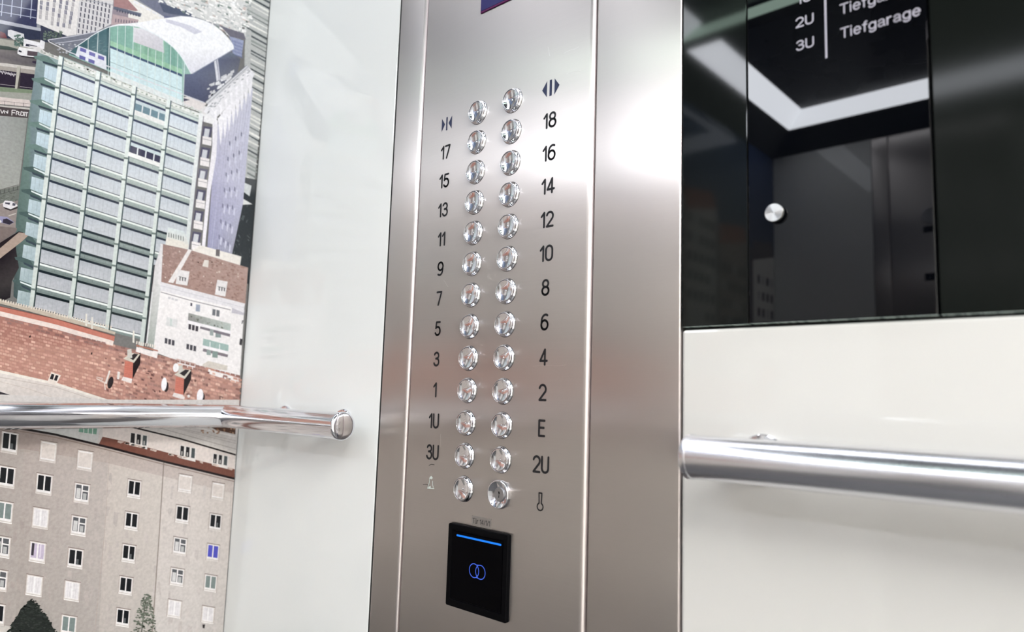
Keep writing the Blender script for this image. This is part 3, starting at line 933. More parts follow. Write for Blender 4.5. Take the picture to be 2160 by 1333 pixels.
D(8, z2([(40, -120), (330, -120), (500, 90), (830, 200), (860, 240), (540, 262), (440, 240), (60, -10)]), (112, 116, 138))
D(9, z2([(370, 40), (560, 95), (780, 160), (860, 235), (540, 200), (430, 170)]), (78, 88, 112))
for k in range(5):
    a = 10 + k * 88; b = 8 + k * 48
    D(10, z2([(a, b), (a + 70, b + 36), (a + 66, b + 62), (a - 4, b + 26)]), (232, 232, 236))
for k in range(6):
    D(10, z2([(440 + k * 22, 222 + k * 4), (452 + k * 22, 224 + k * 4), (450 + k * 22, 262), (438 + k * 22, 258)]), (70, 80, 130))
# scattered roofs towards the horizon
D(7, z2([(340, -400), (1650, -400), (1640, 0), (1580, 560), (1360, 520), (1200, 350), (850, 225), (780, 160), (370, 20)]), (216, 216, 214))
for k in range(640):
    a = rm.uniform(340, 1640); b = rm.uniform(-280, 540)
    if b > 20 + max(0, (a - 400)) * .48 or (b > 500): continue
    t = rm.random()
    c = (244, 242, 240) if t < .62 else ((172, 178, 178) if t < .80 else ((116, 132, 124) if t < .9 else (198, 178, 170)))
    w_, h_ = rm.uniform(16, 62), rm.uniform(9, 30)
    D(8 + k % 4, z2([(a, b), (a + w_, b + w_ * .45), (a + w_ - 6, b + w_ * .45 + h_), (a - 6, b + h_)]), jit(c, rm, 12))
D(12, z2([(1200, 345), (1340, 400), (1560, 470), (1590, 560), (1370, 520), (1290, 430)]), (110, 108, 122))
D(12, z2([(1350, 510), (1560, 570), (1530, 800), (1400, 760), (1400, 620)]), (150, 158, 190))
for i in range(7):
    for j in range(5):
        a = 1395 + i * 22; b = 560 + j * 46 + i * 8
        D(13, z2([(a, b), (a + 10, b + 3), (a + 9, b + 30), (a - 1, b + 28)]), (96, 108, 160))
# long slab blocks at the right border of the print
D(8, [(524, -60), (585, -60), (574, 0), (527, 480), (512, 430), (516, 100), (520, 40)], (188, 190, 188))
for k in range(54):
    b = -70 + k * 9.6 + rm.uniform(-2, 2)
    x0 = 520 if b < 60 else max(508, 520 - (b - 60) * .03 + 10)
    x1 = 572 - max(0, b) * .072 - .5
    tn = rm.choice([(120, 126, 124), (86, 92, 96), (226, 226, 220), (150, 156, 152), (70, 78, 82), (240, 238, 232)])
    D(9 + k % 2, [(x0, b), (x1, b + (x1 - x0) * .55), (x1, b + (x1 - x0) * .55 + rm.uniform(2, 5.5)), (x0, b + rm.uniform(2, 5.5))], tn)
D(11, [(506, 372), (545, 380), (524, 600), (478, 560), (486, 470)], (50, 56, 60))
D(12, [(512, 384), (530, 392), (526, 414), (510, 402)], (206, 210, 210))
D(12, [(510, 418), (532, 431), (509, 432)], (226, 226, 224))
for k in range(30):
    a, b = rm.uniform(488, 528), rm.uniform(430, 540)
    DL(12, [(a, b), (a + rm.uniform(-6, 6), b + rm.uniform(2, 10))], .8, jit((98, 106, 110), rm, 22))

# ---- the tower: shaded flank and white corner
flank = [(459, 262), (470, 262), (533, 185), (512, 430), (487, 545), (437, 522), (447, 380)]
D(14, flank, (178, 176, 200), [(196, 194, 214), (200, 198, 216), (206, 206, 222), (184, 184, 208), (150, 150, 166), (150, 150, 186), (172, 170, 200)])
for i in range(11):
    t = (i + .5) / 11
    a = (462 + 68 * t, 300 - 92 * t); b = (440 + 48 * t, 520 + 22 * t)
    DL(15, [a, b], .8, mix((164, 162, 190), (190, 190, 210), rm.random()))
for i in range(3):
    for j in range(7):
        t = .38 + i * .2
        s_ = .12 + j * .125 + i * .02
        a = (462 + 68 * t, 300 - 92 * t); b = (440 + 48 * t, 520 + 22 * t)
        p = mix((*a, 0), (*b, 0), s_)
        D(16, [(p[0] - 1.2, p[1]), (p[0] + 1.4, p[1] + 3), (p[0] + .8, p[1] + 12), (p[0] - 1.8, p[1] + 8)], (120, 120, 146))
        D(16, [(p[0] + 3, p[1] + 6), (p[0] + 6, p[1] + 8), (p[0] + 4, p[1] + 24), (p[0] + 1, p[1] + 20)], (206, 206, 224))
# white folds under the roof edge
for k in range(8):
    t = k / 7
    x = 464 + 62 * t; y = 274 - 88 * t
    D(17, [(x - 5, y - 24), (x + 7, y - 36), (x + 5, y + 2 - k * .5), (x + 1, y + 34 - k * 2), (x - 2, y + 6)], (244, 241, 246))
D(17, [(448, 240), (459, 256), (456, 330), (444, 400), (432, 522), (425, 520), (436, 400), (447, 310)], (238, 234, 240))
D(17, [(427, 243), (452, 232), (458, 250), (447, 262), (426, 256)], (238, 236, 238))
# small side windows between white sills
for k in range(7):
    y = 266 + k * 44.4; x = 431 - k * 4.6
    D(18, [(x - 2, y), (x + 17, y + 3), (x + 12, y + 26), (x - 5, y + 22)], (86, 84, 108))
    D(19, [(x + 1, y + 5), (x + 11, y + 7), (x + 8, y + 25), (x - 2, y + 22)], (206, 208, 214))
    D(19, [(x - 4, y + 21), (x + 15, y + 25), (x + 14, y + 42), (x - 5, y + 38)], (236, 230, 230))
    DL(20, [(x - 4, y + 27), (x + 14, y + 31)], 1.0, (150, 146, 152))

# ---- tower front
src = [(0, -2), (0, 0), (0, 4), (0, 8), (1, 0), (1, 4), (2, 0), (3, -2), (3, 0), (3, 3), (4, -2), (4, 0), (1, 8), (2, 8), (3, 8)]
dst = [(124.5, 141), (114, 230.3), (91.6, 419.6), (70, 610), (194.7, 261), (173, 447), (271, 289), (353.4, 227.9), (345, 316), (329, 447), (425, 257), (410, 342.5), (151, 631), (231, 653), (302.5, 672)]
T = homog(src, dst)
# glassy left return
D(14, [(80, 104), T(-.02, -2.35), T(0, 8.9), (28, 625), (33, 470), (58, 262), (68, 190)], (124, 150, 144), [(142, 164, 164), (150, 174, 174), (86, 108, 106), (66, 82, 84), (84, 106, 102), (112, 138, 130), (120, 140, 146)])
for v in range(-2, 9):
    a = T(-.04, v + .02); 
    lft = 80 - (a[1] - 104) * .095
    D(15, [(lft - 6, a[1] - 26 + 6), (lft + 22, a[1] - 22), a, (a[0], a[1] + 7), (lft + 14, a[1] - 8), (lft - 4, a[1] - 15)], (106, 134, 128) if v < 3 else (74, 96, 94))
    D(15, [(lft + 12, a[1] - 10), a, (a[0], a[1] + 5), (lft + 14, a[1] - 5)], (58, 72, 84))
for v in range(-2, 9):
    p0, p1, p2, p3 = T(-.36, v + .20), T(-.03, v + .18), T(-.03, v + .80), T(-.36, v + .76)
    c0 = mix((196, 218, 230), (158, 176, 180), max(0, v) / 8)
    D(16, [p0, p1, p2, p3], c0, [mix(c0, (220, 236, 242), .3), c0, mix(c0, (160, 180, 190), .3), c0])
    for uu in (-.26, -.15):
        DL(17, [T(uu, v + .22), T(uu, v + .74)], .6, mix(c0, (120, 140, 150), .5))
    if v not in (1, 5, 6):
        D(17, [T(-.34, v + .80), T(-.03, v + .86), T(-.03, v + .93), T(-.33, v + .86)], (226, 236, 236))
# main field
HR(14, T, -.05, -2.45, 4.02, 9.0, (120, 136, 138), [(150, 172, 170), (150, 172, 170), (96, 112, 112), (70, 88, 88)])
for v in range(-3, 9):
    for u in range(4):
        tt = max(0, min(1, (v + 2) / 10))
        pc0 = mix((208, 220, 232), (168, 172, 180), tt)
        pc1 = mix((216, 224, 230), (176, 178, 184), tt)
        edge = mix((60, 70, 100), (24, 34, 38), tt)
        lg = mix((206, 218, 212), (118, 132, 130), min(1, tt * 1.25))
        if v == -3:
            HR(15, T, u + .03, -2.42, u + .99, -2.08, (208, 214, 208))
            for j in range(3):
                HR(16, T, u + .1 + j * .3, -2.36 + .0, u + .34 + j * .3, -2.2, (236, 238, 234))
            for j in range(7):
                a = T(u + .08 + j * .13, -2.45 + rm.uniform(0, .25))
                D(17, [(a[0], a[1]), (a[0] + 4, a[1] + 1), (a[0] + 4, a[1] + 3.2), (a[0], a[1] + 2.4)], jit((156, 172, 152), rm, 14))
            continue
        if v == 8 and u == 3:
            continue
        HR(15, T, u + .05, v - .04, u + .99, v + .10, lg)
        HR(16, T, u + .05, v + .08, u + .99, v + .195, edge)
        HR(16, T, u + .065, v + .185, u + .985, v + .77, pc0, [pc0, mix(pc0, pc1, .5), pc1, mix(pc1, (226, 230, 236), .2)])
        for j in range(1, 8):
            if rm.random() < .75:
                uu = u + .065 + j * .115
                DL(17, [T(uu, v + .20), T(uu, v + .75)], .55, mix(pc0, (140, 150, 158), .35 + .3 * rm.random()))
        HR(17, T, u + .05, v + .765, u + .99, v + .80, mix(edge, (90, 100, 110), .3))
        bright = rm.random() < (.85 if v < 4 else .25) or v >= 7
        HR(17, T, u + .08, v + .80, u + .99, v + .885, (232, 238, 234) if bright else mix(lg, (70, 86, 84), .5))
        HR(17, T, u + .05, v + .885, u + .99, v + 1.0, mix(lg, (150, 168, 164), .25))
        if not bright:
            HR(18, T, u + .05, v + .77, u + .99, v + .865, mix(edge, (40, 52, 54), .6))
        for j in range(3):
            DL(18, [T(u + .2 + j * .28, v + .92), T(u + .2 + j * .28, v + 1.0)], .6, mix(lg, (60, 70, 70), .5))
# open window rows
for (u, v, dk) in ((2, -2, (110, 142, 156)), (2, 0, (56, 56, 84))):
    HR(19, T, u + .05, v + .20, u + .98, v + .78, (204, 218, 222))
    HR(20, T, u + .05, v + .34, u + .97, v + .66, dk)
    for j in range(1, 4):
        HR(21, T, u + .04 + j * .235, v + .34, u + .075 + j * .235, v + .66, (224, 230, 232))
    HR(21, T, u + .03, v + .66, u + .97, v + .86, (238, 238, 236))
# mullions
for i in range(4):
    top, bot = -2.42, 8.98 if i < 3 else 9.3
    wv = .052
    for j in range(12):
        v0 = top + (bot - top) * j / 12; v1 = top + (bot - top) * (j + 1) / 12
        c = mix((236, 244, 240), (200, 209, 204), j / 11); c2 = mix((236, 244, 240), (200, 209, 204), (j + 1) / 11)
        HR(22, T, i - wv, v0, i + wv, v1, c, [c, c, c2, c2])
    for j in range(12):
        v0 = top + (bot - top) * j / 12; v1 = top + (bot - top) * (j + 1) / 12
        HR(21, T, i + wv * .9, v0, i + wv * 1.7, v1, mix((90, 110, 120), (50, 66, 66), j / 11))
    for v in range(-2, 9):
        a = T(i, v)
        D(23, [(a[0] - 5, a[1] - 3), (a[0] + 4, a[1] - 1.5), (a[0] + 4, a[1] + 2.6), (a[0] - 5, a[1] + 1)], (112, 128, 122))
HR(22, T, 3.93, -2.4, 4.05, 5.6, (228, 234, 232), [(236, 238, 238), (236, 238, 238), (208, 216, 214), (208, 216, 214)])
DL(22, [T(4.07, -2.3), T(4.07, 4.5)], 1.3, (120, 112, 130))
HR(22, T, 2.94, 7.6, 3.06, 9.6, (196, 206, 202))

# ---- parapet, terrace, glazed gable, barrel roof
D(15, [(60, 96), (84, 100), (96, 110), (300, 186), (470, 235), (452, 252), (427, 243), (284, 184), (125, 128), (84, 112)], (226, 222, 222))
for k in range(60):
    t = k / 60
    a = (86 + 340 * t, 108 + 128 * t)
    D(16, [(a[0], a[1] + rm.uniform(-5, 4)), (a[0] + 5, a[1] + 1), (a[0] + 4, a[1] + 5), (a[0] - 1, a[1] + 3)], jit((192, 196, 188), rm, 30))
D(14, zb1([(300, 250), (430, 225), (600, 200), (660, 175), (640, 350), (430, 330), (400, 300)]), (120, 124, 138))
DL(17, zb1([(300, 250), (450, 228), (620, 195)]), 1.7, (204, 204, 216))
DL(17, zb1([(345, 272), (450, 258), (560, 240)]), 1.4, (196, 196, 210))
DL(18, zb1([(300, 250), (305, 262), (440, 330), (660, 410), (1140, 590)]), 2.0, (222, 222, 228))
for k in range(26):
    a, b = rm.uniform(350, 500), rm.uniform(265, 330)
    D(16, zb1([(a, b), (a + 12, b + 3), (a + 9, b + 10), (a - 3, b + 8)]), jit((176, 178, 186), rm, 40))
# glazed gable
arc1 = [(430, 332), (470, 296), (520, 262), (570, 226), (620, 196), (680, 170), (740, 160), (800, 160), (860, 168), (930, 196), (990, 228), (1040, 264), (1080, 296), (1120, 340), (1150, 385), (1172, 425), (1192, 462)]
base = lambda x: 332 + (x - 430) * .405
D(16, zb1(arc1 + [(1150, 465), (1140, 640), (660, 440), (430, 345)]), (150, 190, 180))
for k in range(34):
    x0 = 430 + k * 21.4; x1 = x0 + 21.6
    def top(x):
        for (a, b), (c_, d_) in zip(arc1, arc1[1:]):
            if a <= x <= c_: return b + (d_ - b) * (x - a) / (c_ - a)
        return 462
    if x1 > 1155: break
    dl = 285 + (x0 - 680) * .40
    if x0 < 668:
        D(17, zb1([(x0, top(x0)), (x1, top(x1)), (x1, base(x1) + 4), (x0, base(x0) + 4)]), jit((66, 104, 112), rm, 12))
    else:
        gm = (124, 176, 160) if (x0 < 830 or x0 > 1025) else (136, 186, 160)
        D(17, zb1([(x0, top(x0)), (x1, top(x1)), (x1, dl + 9), (x0, dl)]), jit(gm, rm, 9))
        D(17, zb1([(x0, dl - 34), (x1, dl - 26), (x1, dl + 9), (x0, dl)]), jit((150, 200, 166), rm, 6))
        D(19, zb1([(x0, dl - 2), (x1, dl + 7), (x1, dl + 22), (x0, dl + 13)]), (64, 88, 120))
        D(17, zb1([(x0, dl + 11), (x1, dl + 20), (x1, base(x1) + 30), (x0, base(x0) + 30)]), jit((206, 230, 234), rm, 5))
        D(18, zb1([(x0, dl + 98), (x1, dl + 106), (x1, dl + 110), (x0, dl + 102)]), (150, 180, 184))
        D(18, zb1([(x0, base(x0) + 10), (x1, base(x1) + 10), (x1, base(x1) + 44), (x0, base(x0) + 44)]), (228, 234, 234))
D(19, zb1([(835, 172), (900, 182), (960, 210), (1018, 250), (1024, 332), (830, 262)]), (222, 220, 226), [(226, 224, 230), (232, 230, 236), (226, 224, 230), (214, 212, 220), (206, 204, 212), (214, 210, 216)])
for k in range(10):
    DL(20, zb1([(848 + k * 18, 186 + k * 8), (846 + k * 18, 256 + k * 7)]), .45, (206, 202, 212))
for x in (550, 612, 684, 735, 783, 833, 878, 925, 972, 1018, 1066, 1110, 1152):
    tp = top(x)
    lo_ = base(x) + (8 if x < 668 else 40)
    st = tp if (x < 835 or x > 1015) else 265 + (x - 833) * .36
    DL(20, zb1([(x, st), (x - (10 if x > 600 else 2), lo_)]), 1.3, (214, 230, 228))
for k in range(22):
    a, b = rm.uniform(560, 665), rm.uniform(240, 330)
    DL(18, zb1([(a, b), (a + rm.uniform(6, 24), b - rm.uniform(2, 7))]), .6, (110, 142, 146))
# terrace frames with violet windows
D(20, zb1([(488, 286), (662, 352), (664, 440), (600, 410), (470, 350)]), (226, 228, 238))
for (a, b) in ((500, 305), (556, 330), (612, 352), (495, 352), (552, 374)):
    D(21, zb1([(a, b - 8), (a + 38, b + 6), (a + 36, b + 28), (a - 2, b + 14)]), rm.choice([(84, 84, 160), (96, 92, 170), (110, 140, 160)]))
# shaded wall under the roof
D(15, zb1([(1150, 462), (1200, 455), (1330, 380), (1445, 325), (1500, 370), (1480, 470), (1280, 640), (1142, 592)]), (84, 90, 118), [(92, 100, 130), (96, 104, 134), (88, 96, 126), (112, 122, 140), (92, 96, 112), (110, 112, 124), (72, 76, 104), (78, 84, 114)])
D(16, zb1([(1142, 610), (1180, 602), (1290, 648), (1250, 690), (1140, 640)]), (226, 218, 216))
D(17, zb1([(1142, 612), (1185, 625), (1140, 636)]), (76, 74, 96))
for k in range(46):
    a = rm.uniform(1290, 1470); b = 690 - (a - 1080) * .55 + rm.uniform(-50, 45)
    if b > 600 or b < 400: continue
    s_ = rm.uniform(10, 34)
    D(17 + k % 3, zb1([(a, b), (a + s_, b - s_ * .5), (a + s_, b + s_ * .3), (a, b + s_ * .6)]), jit((222, 222, 226), rm, 24))
D(18, zb1([(1335, 378), (1348, 372), (1366, 500), (1352, 510)]), (222, 222, 230))
D(18, zb1([(1352, 372), (1360, 370), (1376, 500), (1368, 505)]), (196, 196, 210))
D(20, zb1([(1282, 640), (1540, 410), (1556, 420), (1300, 655)]), (212, 212, 216))
DL(21, zb1([(1284, 634), (1540, 408)]), 1.2, (104, 106, 122))
DL(21, zb1([(1292, 650), (1550, 416)]), .9, (130, 132, 146))
D(18, zb1([(1300, 650), (1555, 425), (1590, 460), (1545, 560), (1340, 740), (1270, 700)]), (236, 234, 238))
DL(20, zb1([(1142, 592), (1276, 642)]), 2.0, (206, 206, 214))
for k in range(40):
    t = rm.random(); a = 1290 + 260 * t; b = 668 - 240 * t + rm.uniform(-4, 40)
    D(20, zb1([(a, b), (a + 12, b - 6), (a + 12, b), (a, b + 7)]), jit((176, 178, 184), rm, 30))
for k in range(7):
    t = k / 6
    D(19, zb1([(1335 + 200 * t, 700 - 230 * t), (1352 + 200 * t, 685 - 230 * t), (1348 + 196 * t, 800 - 230 * t)]), (248, 245, 250))
# barrel roof
roof = arc1[3:] + [(1200, 462), (1330, 385), (1460, 306), (1456, 282), (1430, 244), (1380, 192), (1330, 155), (1270, 128), (1200, 108), (1130, 102), (1040, 114), (960, 125), (880, 140), (800, 148), (740, 152), (700, 160)]
rc = []
for (a, b) in roof:
    s_ = max(0, min(1, (b - 300) / 160))
    rc.append(mix((246, 246, 249), (222, 221, 232), s_))
import mathutils as _mu
qs = zb1(roof)
tris = _mu.geometry.tessellate_polygon([[Vector((a, b, 0)) for a, b in qs]])
for t in tris:
    D(22, [qs[i] for i in t], None, [rc[i] for i in t])
D(23, zb1([(1035, 122), (1075, 128), (1190, 162), (1262, 200), (1215, 215), (1130, 170), (1035, 140)]), (206, 206, 220))
DL(23, zb1(arc1[1:]), 1.6, (232, 240, 244))
DL(24, zb1([(1200, 462), (1330, 385), (1460, 308)]), 1.8, (150, 156, 178))

# ---- brown shed at the left border
D(14, z5([(-900, 470), (0, 590), (215, 612), (208, 655), (0, 800), (-900, 1400)]), (124, 110, 106))
D(15, z5([(-900, 1400), (0, 800), (235, 655), (300, 665), (150, 800), (0, 930), (-900, 1600)]), (40, 32, 36))
D(16, z5([(-900, 1620), (0, 870), (240, 668), (378, 690), (290, 775), (0, 1000), (-900, 1750)]), (170, 148, 134))
D(15, z5([(-900, 1700), (0, 980), (200, 820), (205, 900), (240, 1120), (150, 1290), (130, 1500), (0, 1560), (-900, 1900)]), (30, 24, 30), [(30, 24, 30), (30, 24, 30), (34, 28, 34), (44, 38, 42), (60, 54, 56), (62, 58, 58), (40, 36, 40), (34, 28, 32), (34, 28, 32)])

# ---- white house with the brown roof
W1, W2 = (238, 234, 234), (232, 228, 228)
D(24, zb2([(955, 500), (1010, 340), (1005, 600), (965, 1010), (918, 965)]), (196, 200, 200), [(214, 210, 212), (226, 222, 224), (216, 216, 216), (150, 160, 154), (158, 166, 158)])
DL(25, zb2([(962, 470), (905, 960)]), 3.0, (56, 54, 60))
DL(26, zb2([(950, 640), (915, 960)]), 3.0, (214, 216, 216))
D(24, zb2([(1048, 235), (1150, 262), (1180, 350), (1170, 370), (1030, 345)]), (222, 220, 212), [(214, 224, 224), (206, 216, 218), (226, 222, 214), (228, 222, 212), (228, 222, 212)])
for k in range(7):
    D(25, zb2([(1050 + k * 15, 268 + k * 4), (1056 + k * 15, 270 + k * 4), (1056 + k * 15, 298 + k * 4), (1050 + k * 15, 296 + k * 4)]), (120, 126, 122))
D(25, zb2([(1040, 300), (1140, 325), (1170, 352), (1165, 372), (1032, 342)]), (228, 222, 212))
D(25, zb2([(1250, 348), (1505, 418), (1498, 472), (1180, 388)]), (234, 228, 220))
D(26, zb2([(1348, 372), (1372, 376), (1370, 418), (1345, 414)]), (110, 104, 106))
D(26, zb2([(1005, 338), (1190, 378), (1548, 488), (1530, 716), (998, 582)]), (168, 136, 126), [(150, 120, 112), (164, 134, 126), (178, 148, 138), (168, 136, 126), (160, 124, 114)])
fr = homog([(0, 0), (1, 0), (1, 1), (0, 1)], zb2([(1010, 342), (1545, 486), (1528, 714), (1000, 580)]))
for k in range(420):
    a, b = rm.random() * .96, rm.random() * .95
    HR(27, fr, a, b, a + rm.uniform(.012, .04), b + rm.uniform(.02, .05), jit((162, 128, 118), rm, 20))
for k in range(16):
    a, b = rm.random() * .9, rm.random() * .9
    HR(28, fr, a, b, a + .015, b + .04, (206, 184, 172))
D(29, zb2([(1175, 372), (1196, 378), (1080, 585), (1048, 578)]), (230, 224, 222))
D(29, zb2([(1000, 338), (1016, 342), (1004, 600), (985, 590)]), (226, 222, 224))
D(29, zb2([(998, 575), (1528, 712), (1520, 770), (1440, 735), (1000, 632)]), (224, 221, 225))
DL(30, zb2([(1000, 600), (1524, 738)]), 1.0, (196, 194, 202))
D(28, zb2([(1000, 628), (1440, 735), (1522, 765), (1495, 1200), (1240, 1140), (1090, 1062), (955, 1012)]), W1, [W1, W1, W2, W2, W1, W1, (226, 222, 222)])
DL(29, zb2([(1002, 640), (1180, 690), (1440, 752)]), 1.6, (132, 126, 134))
D(29, zb2([(1448, 732), (1526, 752), (1522, 785), (1445, 770)]), (190, 186, 196))
D(30, zb2([(1275, 438), (1302, 442), (1298, 486), (1262, 478)]), (222, 214, 206))
for p in ([(1110, 500), (1182, 512), (1168, 600), (1095, 588)], [(1355, 563), (1420, 575), (1405, 668), (1340, 656)]):
    D(30, zb2(p), (226, 222, 222))
    x, y = p[0]
    DL(31, zb2([(x + 4, y + 42), (x + 52, y + 54)]), 1.1, (60, 60, 66))
    for j in range(3):
        D(31, zb2([(x + 10 + j * 16, y + 44 + j * 3), (x + 16 + j * 16, y + 46 + j * 3), (x + 15 + j * 16, y + 70 + j * 2), (x + 9 + j * 16, y + 68 + j * 2)]), (48, 48, 56))
def house_win(x, y, n, c, w_=17, h_=34):
    for j in range(n):
        a, b = x + j * (w_ + 5), y + j * 6
        D(30, zb2([(a, b), (a + w_, b + 4), (a + w_ - 2, b + h_ + 3), (a - 2, b + h_)]), c)
house_win(1048, 668, 3, (204, 202, 206), 17, 14)
D(29, zb2([(1040, 795), (1108, 812), (1100, 862), (1032, 848)]), (214, 214, 214))
house_win(1060, 806, 1, (196, 206, 202), 14, 44)
house_win(1028, 926, 3, (74, 72, 80))
house_win(1176, 838, 3, (66, 60, 68))
house_win(1163, 962, 3, (74, 72, 80))
house_win(1188, 706, 1, (84, 80, 92), 12, 20); house_win(1222, 716, 1, (150, 158, 176), 26, 44)
house_win(1325, 745, 2, (110, 112, 118), 20, 40)
D(29, zb2([(1175, 770), (1440, 838), (1436, 885), (1172, 815)]), (176, 186, 180), [(150, 150, 146), (184, 194, 188), (176, 190, 184), (136, 134, 132)])
for k in range(26):
    a = rm.uniform(1178, 1420); b = 785 + (a - 1175) * .26 + rm.uniform(-14, 24)
    D(30, zb2([(a, b), (a + 10, b + 3), (a + 8, b + 10), (a - 2, b + 7)]), jit((140, 144, 136), rm, 44))
D(31, zb2([(1170, 815), (1440, 884), (1438, 902), (1168, 833)]), (236, 232, 236))
D(30, zb2([(1250, 845), (1436, 902), (1434, 920), (1246, 868)]), (120, 112, 122))
house_win(1310, 870, 1, (150, 160, 158), 22, 40); house_win(1345, 880, 1, (132, 146, 146), 34, 42)
D(30, zb2([(1268, 930), (1426, 970), (1424, 1010), (1264, 972)]), (150, 176, 170))
for x in (1310, 1370):
    DL(31, zb2([(x, 940 + (x - 1268) * .25), (x - 2, 985 + (x - 1268) * .25)]), 1.6, (226, 230, 230))
D(31, zb2([(1262, 972), (1424, 1012), (1422, 1026), (1260, 985)]), (236, 232, 236))
D(30, zb2([(1268, 992), (1422, 1030), (1420, 1048), (1264, 1010)]), (126, 116, 124))
house_win(1290, 1000, 1, (140, 156, 152), 26, 32); house_win(1325, 1008, 1, (126, 146, 140), 34, 40)
D(30, zb2([(1497, 930), (1512, 932), (1508, 974), (1492, 968)]), (52, 48, 54))
D(30, zb2([(1510, 815), (1520, 817), (1512, 840), (1506, 838)]), (120, 116, 122))
D(29, zb2([(1265, 1090), (1300, 1070), (1420, 1100), (1415, 1130), (1260, 1110)]), (204, 196, 186))

# ---- red tiled roof in front
edge_top = [(-900, 560), (0, 790), (390, 880), (710, 970), (1000, 1035), (1240, 1100), (1500, 1190)]
edge_bot = [(1480, 1460), (730, 1338), (350, 1212), (0, 1132), (-900, 930)]
D(32, zb2(edge_top + edge_bot), (170, 116, 102), [(166, 110, 96)] * 2 + [(160, 104, 92)] * 2 + [(176, 128, 114)] * 3 + [(168, 120, 108)] * 2 + [(176, 120, 104)] * 3)
ft = homog([(0, 0), (1, 0), (1, 1), (0, 1)], zb2([(0, 790), (1000, 1035), (1000, 1385), (0, 1132)]))
for k in range(-34, 52):
    for j in range(17):
        off = .5 if j % 2 else 0
        u0 = (k + off) / 33.0
        if u0 > 1.5: continue
        v0 = j / 17.0 + .01
        if rm.random() < .12: continue
        base_c = (188, 136, 118) if rm.random() < .8 else (206, 160, 140)
        if j < 2 and rm.random() < .8: base_c = (146, 106, 98)
        if u0 > .72 and rm.random() < .3: base_c = (150, 108, 98)
        HR(33, ft, u0, v0, u0 + .026, v0 + .040, jit(base_c, rm, 12))
for k in range(130):
    a, b = rm.uniform(.66, 1.5), rm.uniform(.05, .95)
    HR(34, ft, a, b, a + rm.uniform(.008, .02), b + rm.uniform(.02, .05), jit((200, 160, 142) if rm.random() < .6 else (122, 84, 78), rm, 16))
for (x, y) in ((180, 915), (565, 1020)):
    D(34, zb2([(x, y), (x + 10, y - 6), (x + 10, y + 8), (x + 2, y + 12)]), (50, 34, 34))
D(32, zb2([(-900, 500), (0, 690), (345, 775), (720, 890), (715, 905), (0, 712), (-900, 520)]), (192, 178, 160))
for k in range(-20, 44):
    x = k * 16; y = 694 + x * .235 + (6 if x > 345 else 0)
    if x > 700: break
    D(33, zb2([(x, y - 12), (x + 8, y - 10), (x + 6, y + 6), (x - 3, y + 4)]), (216, 206, 192))
D(33, zb2([(-900, 512), (0, 728), (345, 806), (716, 914), (710, 950), (345, 845), (0, 762), (-900, 545)]), (190, 104, 82))
DL(34, zb2([(-900, 514), (0, 730), (345, 808), (716, 916)]), 1.2, (128, 66, 54))
D(33, zb2([(-900, 545), (0, 760), (345, 842), (708, 946), (702, 975), (345, 872), (0, 790), (-900, 575)]), (226, 210, 202))
D(33, zb2([(850, 968), (985, 1003), (985, 1012), (848, 978)]), (176, 112, 90))
D(33, zb2([(850, 982), (985, 1018), (978, 1054), (846, 1012)]), (230, 222, 220))
D(33, zb2([(1110, 1062), (1218, 1092), (1215, 1125), (1160, 1108), (1105, 1085)]), (228, 222, 222))
DL(34, zb2([(1100, 1058), (1220, 1090)]), 1.6, (176, 130, 116))
D(33, zb2([(1300, 1118), (1492, 1180), (1488, 1212), (1296, 1148)]), (232, 226, 224))
DL(34, zb2([(1300, 1116), (1495, 1176)]), 2.0, (172, 110, 92))
for x, y in ((538, 775), (574, 795), (833, 880)):
    D(34, zb2([(x - 5, y), (x + 5, y + 2), (x + 4, y + 78), (x - 8, y + 74)]), (220, 216, 206))
for k in range(9):
    D(34, zb2([(850 + k * 14, 945 + k * 3), (857 + k * 14, 947 + k * 3), (855 + k * 14, 966 + k * 3), (847 + k * 14, 964 + k * 3)]), (222, 214, 204))
def chimney(x, y):
    D(35, zb2([(x + 50, y + 5), (x + 98, y - 55), (x + 96, y + 15), (x + 46, y + 118)]), (36, 26, 28))
    D(36, zb2([(x, y), (x + 51, y + 8), (x + 47, y + 116), (x - 8, y + 102)]), (194, 98, 74))
    for j in range(7):
        DL(37, zb2([(x - 1, y + 14 + j * 13), (x + 49, y + 22 + j * 13)]), .4, (166, 80, 62))
    D(37, zb2([(x - 10, y - 14), (x + 40, y - 50), (x + 95, y - 42), (x + 56, y + 12)]), (206, 198, 184))
    D(38, zb2([(x + 22, y - 22), (x + 58, y - 46), (x + 84, y - 42), (x + 52, y - 4)]), (46, 40, 42))
    D(38, zb2([(x + 14, y - 70), (x + 40, y - 75), (x + 46, y - 20), (x + 16, y - 16)]), (196, 192, 184))
    D(37, zb2([(x - 12, y + 98), (x + 46, y + 112), (x + 40, y + 140), (x - 22, y + 120)]), (226, 216, 212))
chimney(778, 1070); chimney(1096, 1170)
def ell(layer, cx, cy, rx, ry, col, rot=0):
    D(layer, zb2([(cx + rx * math.cos(t) * math.cos(rot) - ry * math.sin(t) * math.sin(rot), cy + rx * math.cos(t) * math.sin(rot) + ry * math.sin(t) * math.cos(rot)) for t in [2 * math.pi * i / 22 for i in range(22)]]), col)
ell(36, 1036, 1232, 15, 32, (50, 38, 40), .1); ell(37, 1022, 1215, 17, 42, (236, 234, 238), .1)
ell(36, 1262, 1300, 15, 32, (50, 38, 40), .1); ell(37, 1247, 1287, 20, 42, (240, 236, 240), .1)
ell(39, 1096, 1112, 18, 28, (234, 232, 234), .1)
ell(36, 688, 1205, 17, 38, (40, 32, 34), .25)
D(37, zb2([(678, 1130), (688, 1132), (664, 1215), (652, 1210)]), (222, 214, 208))
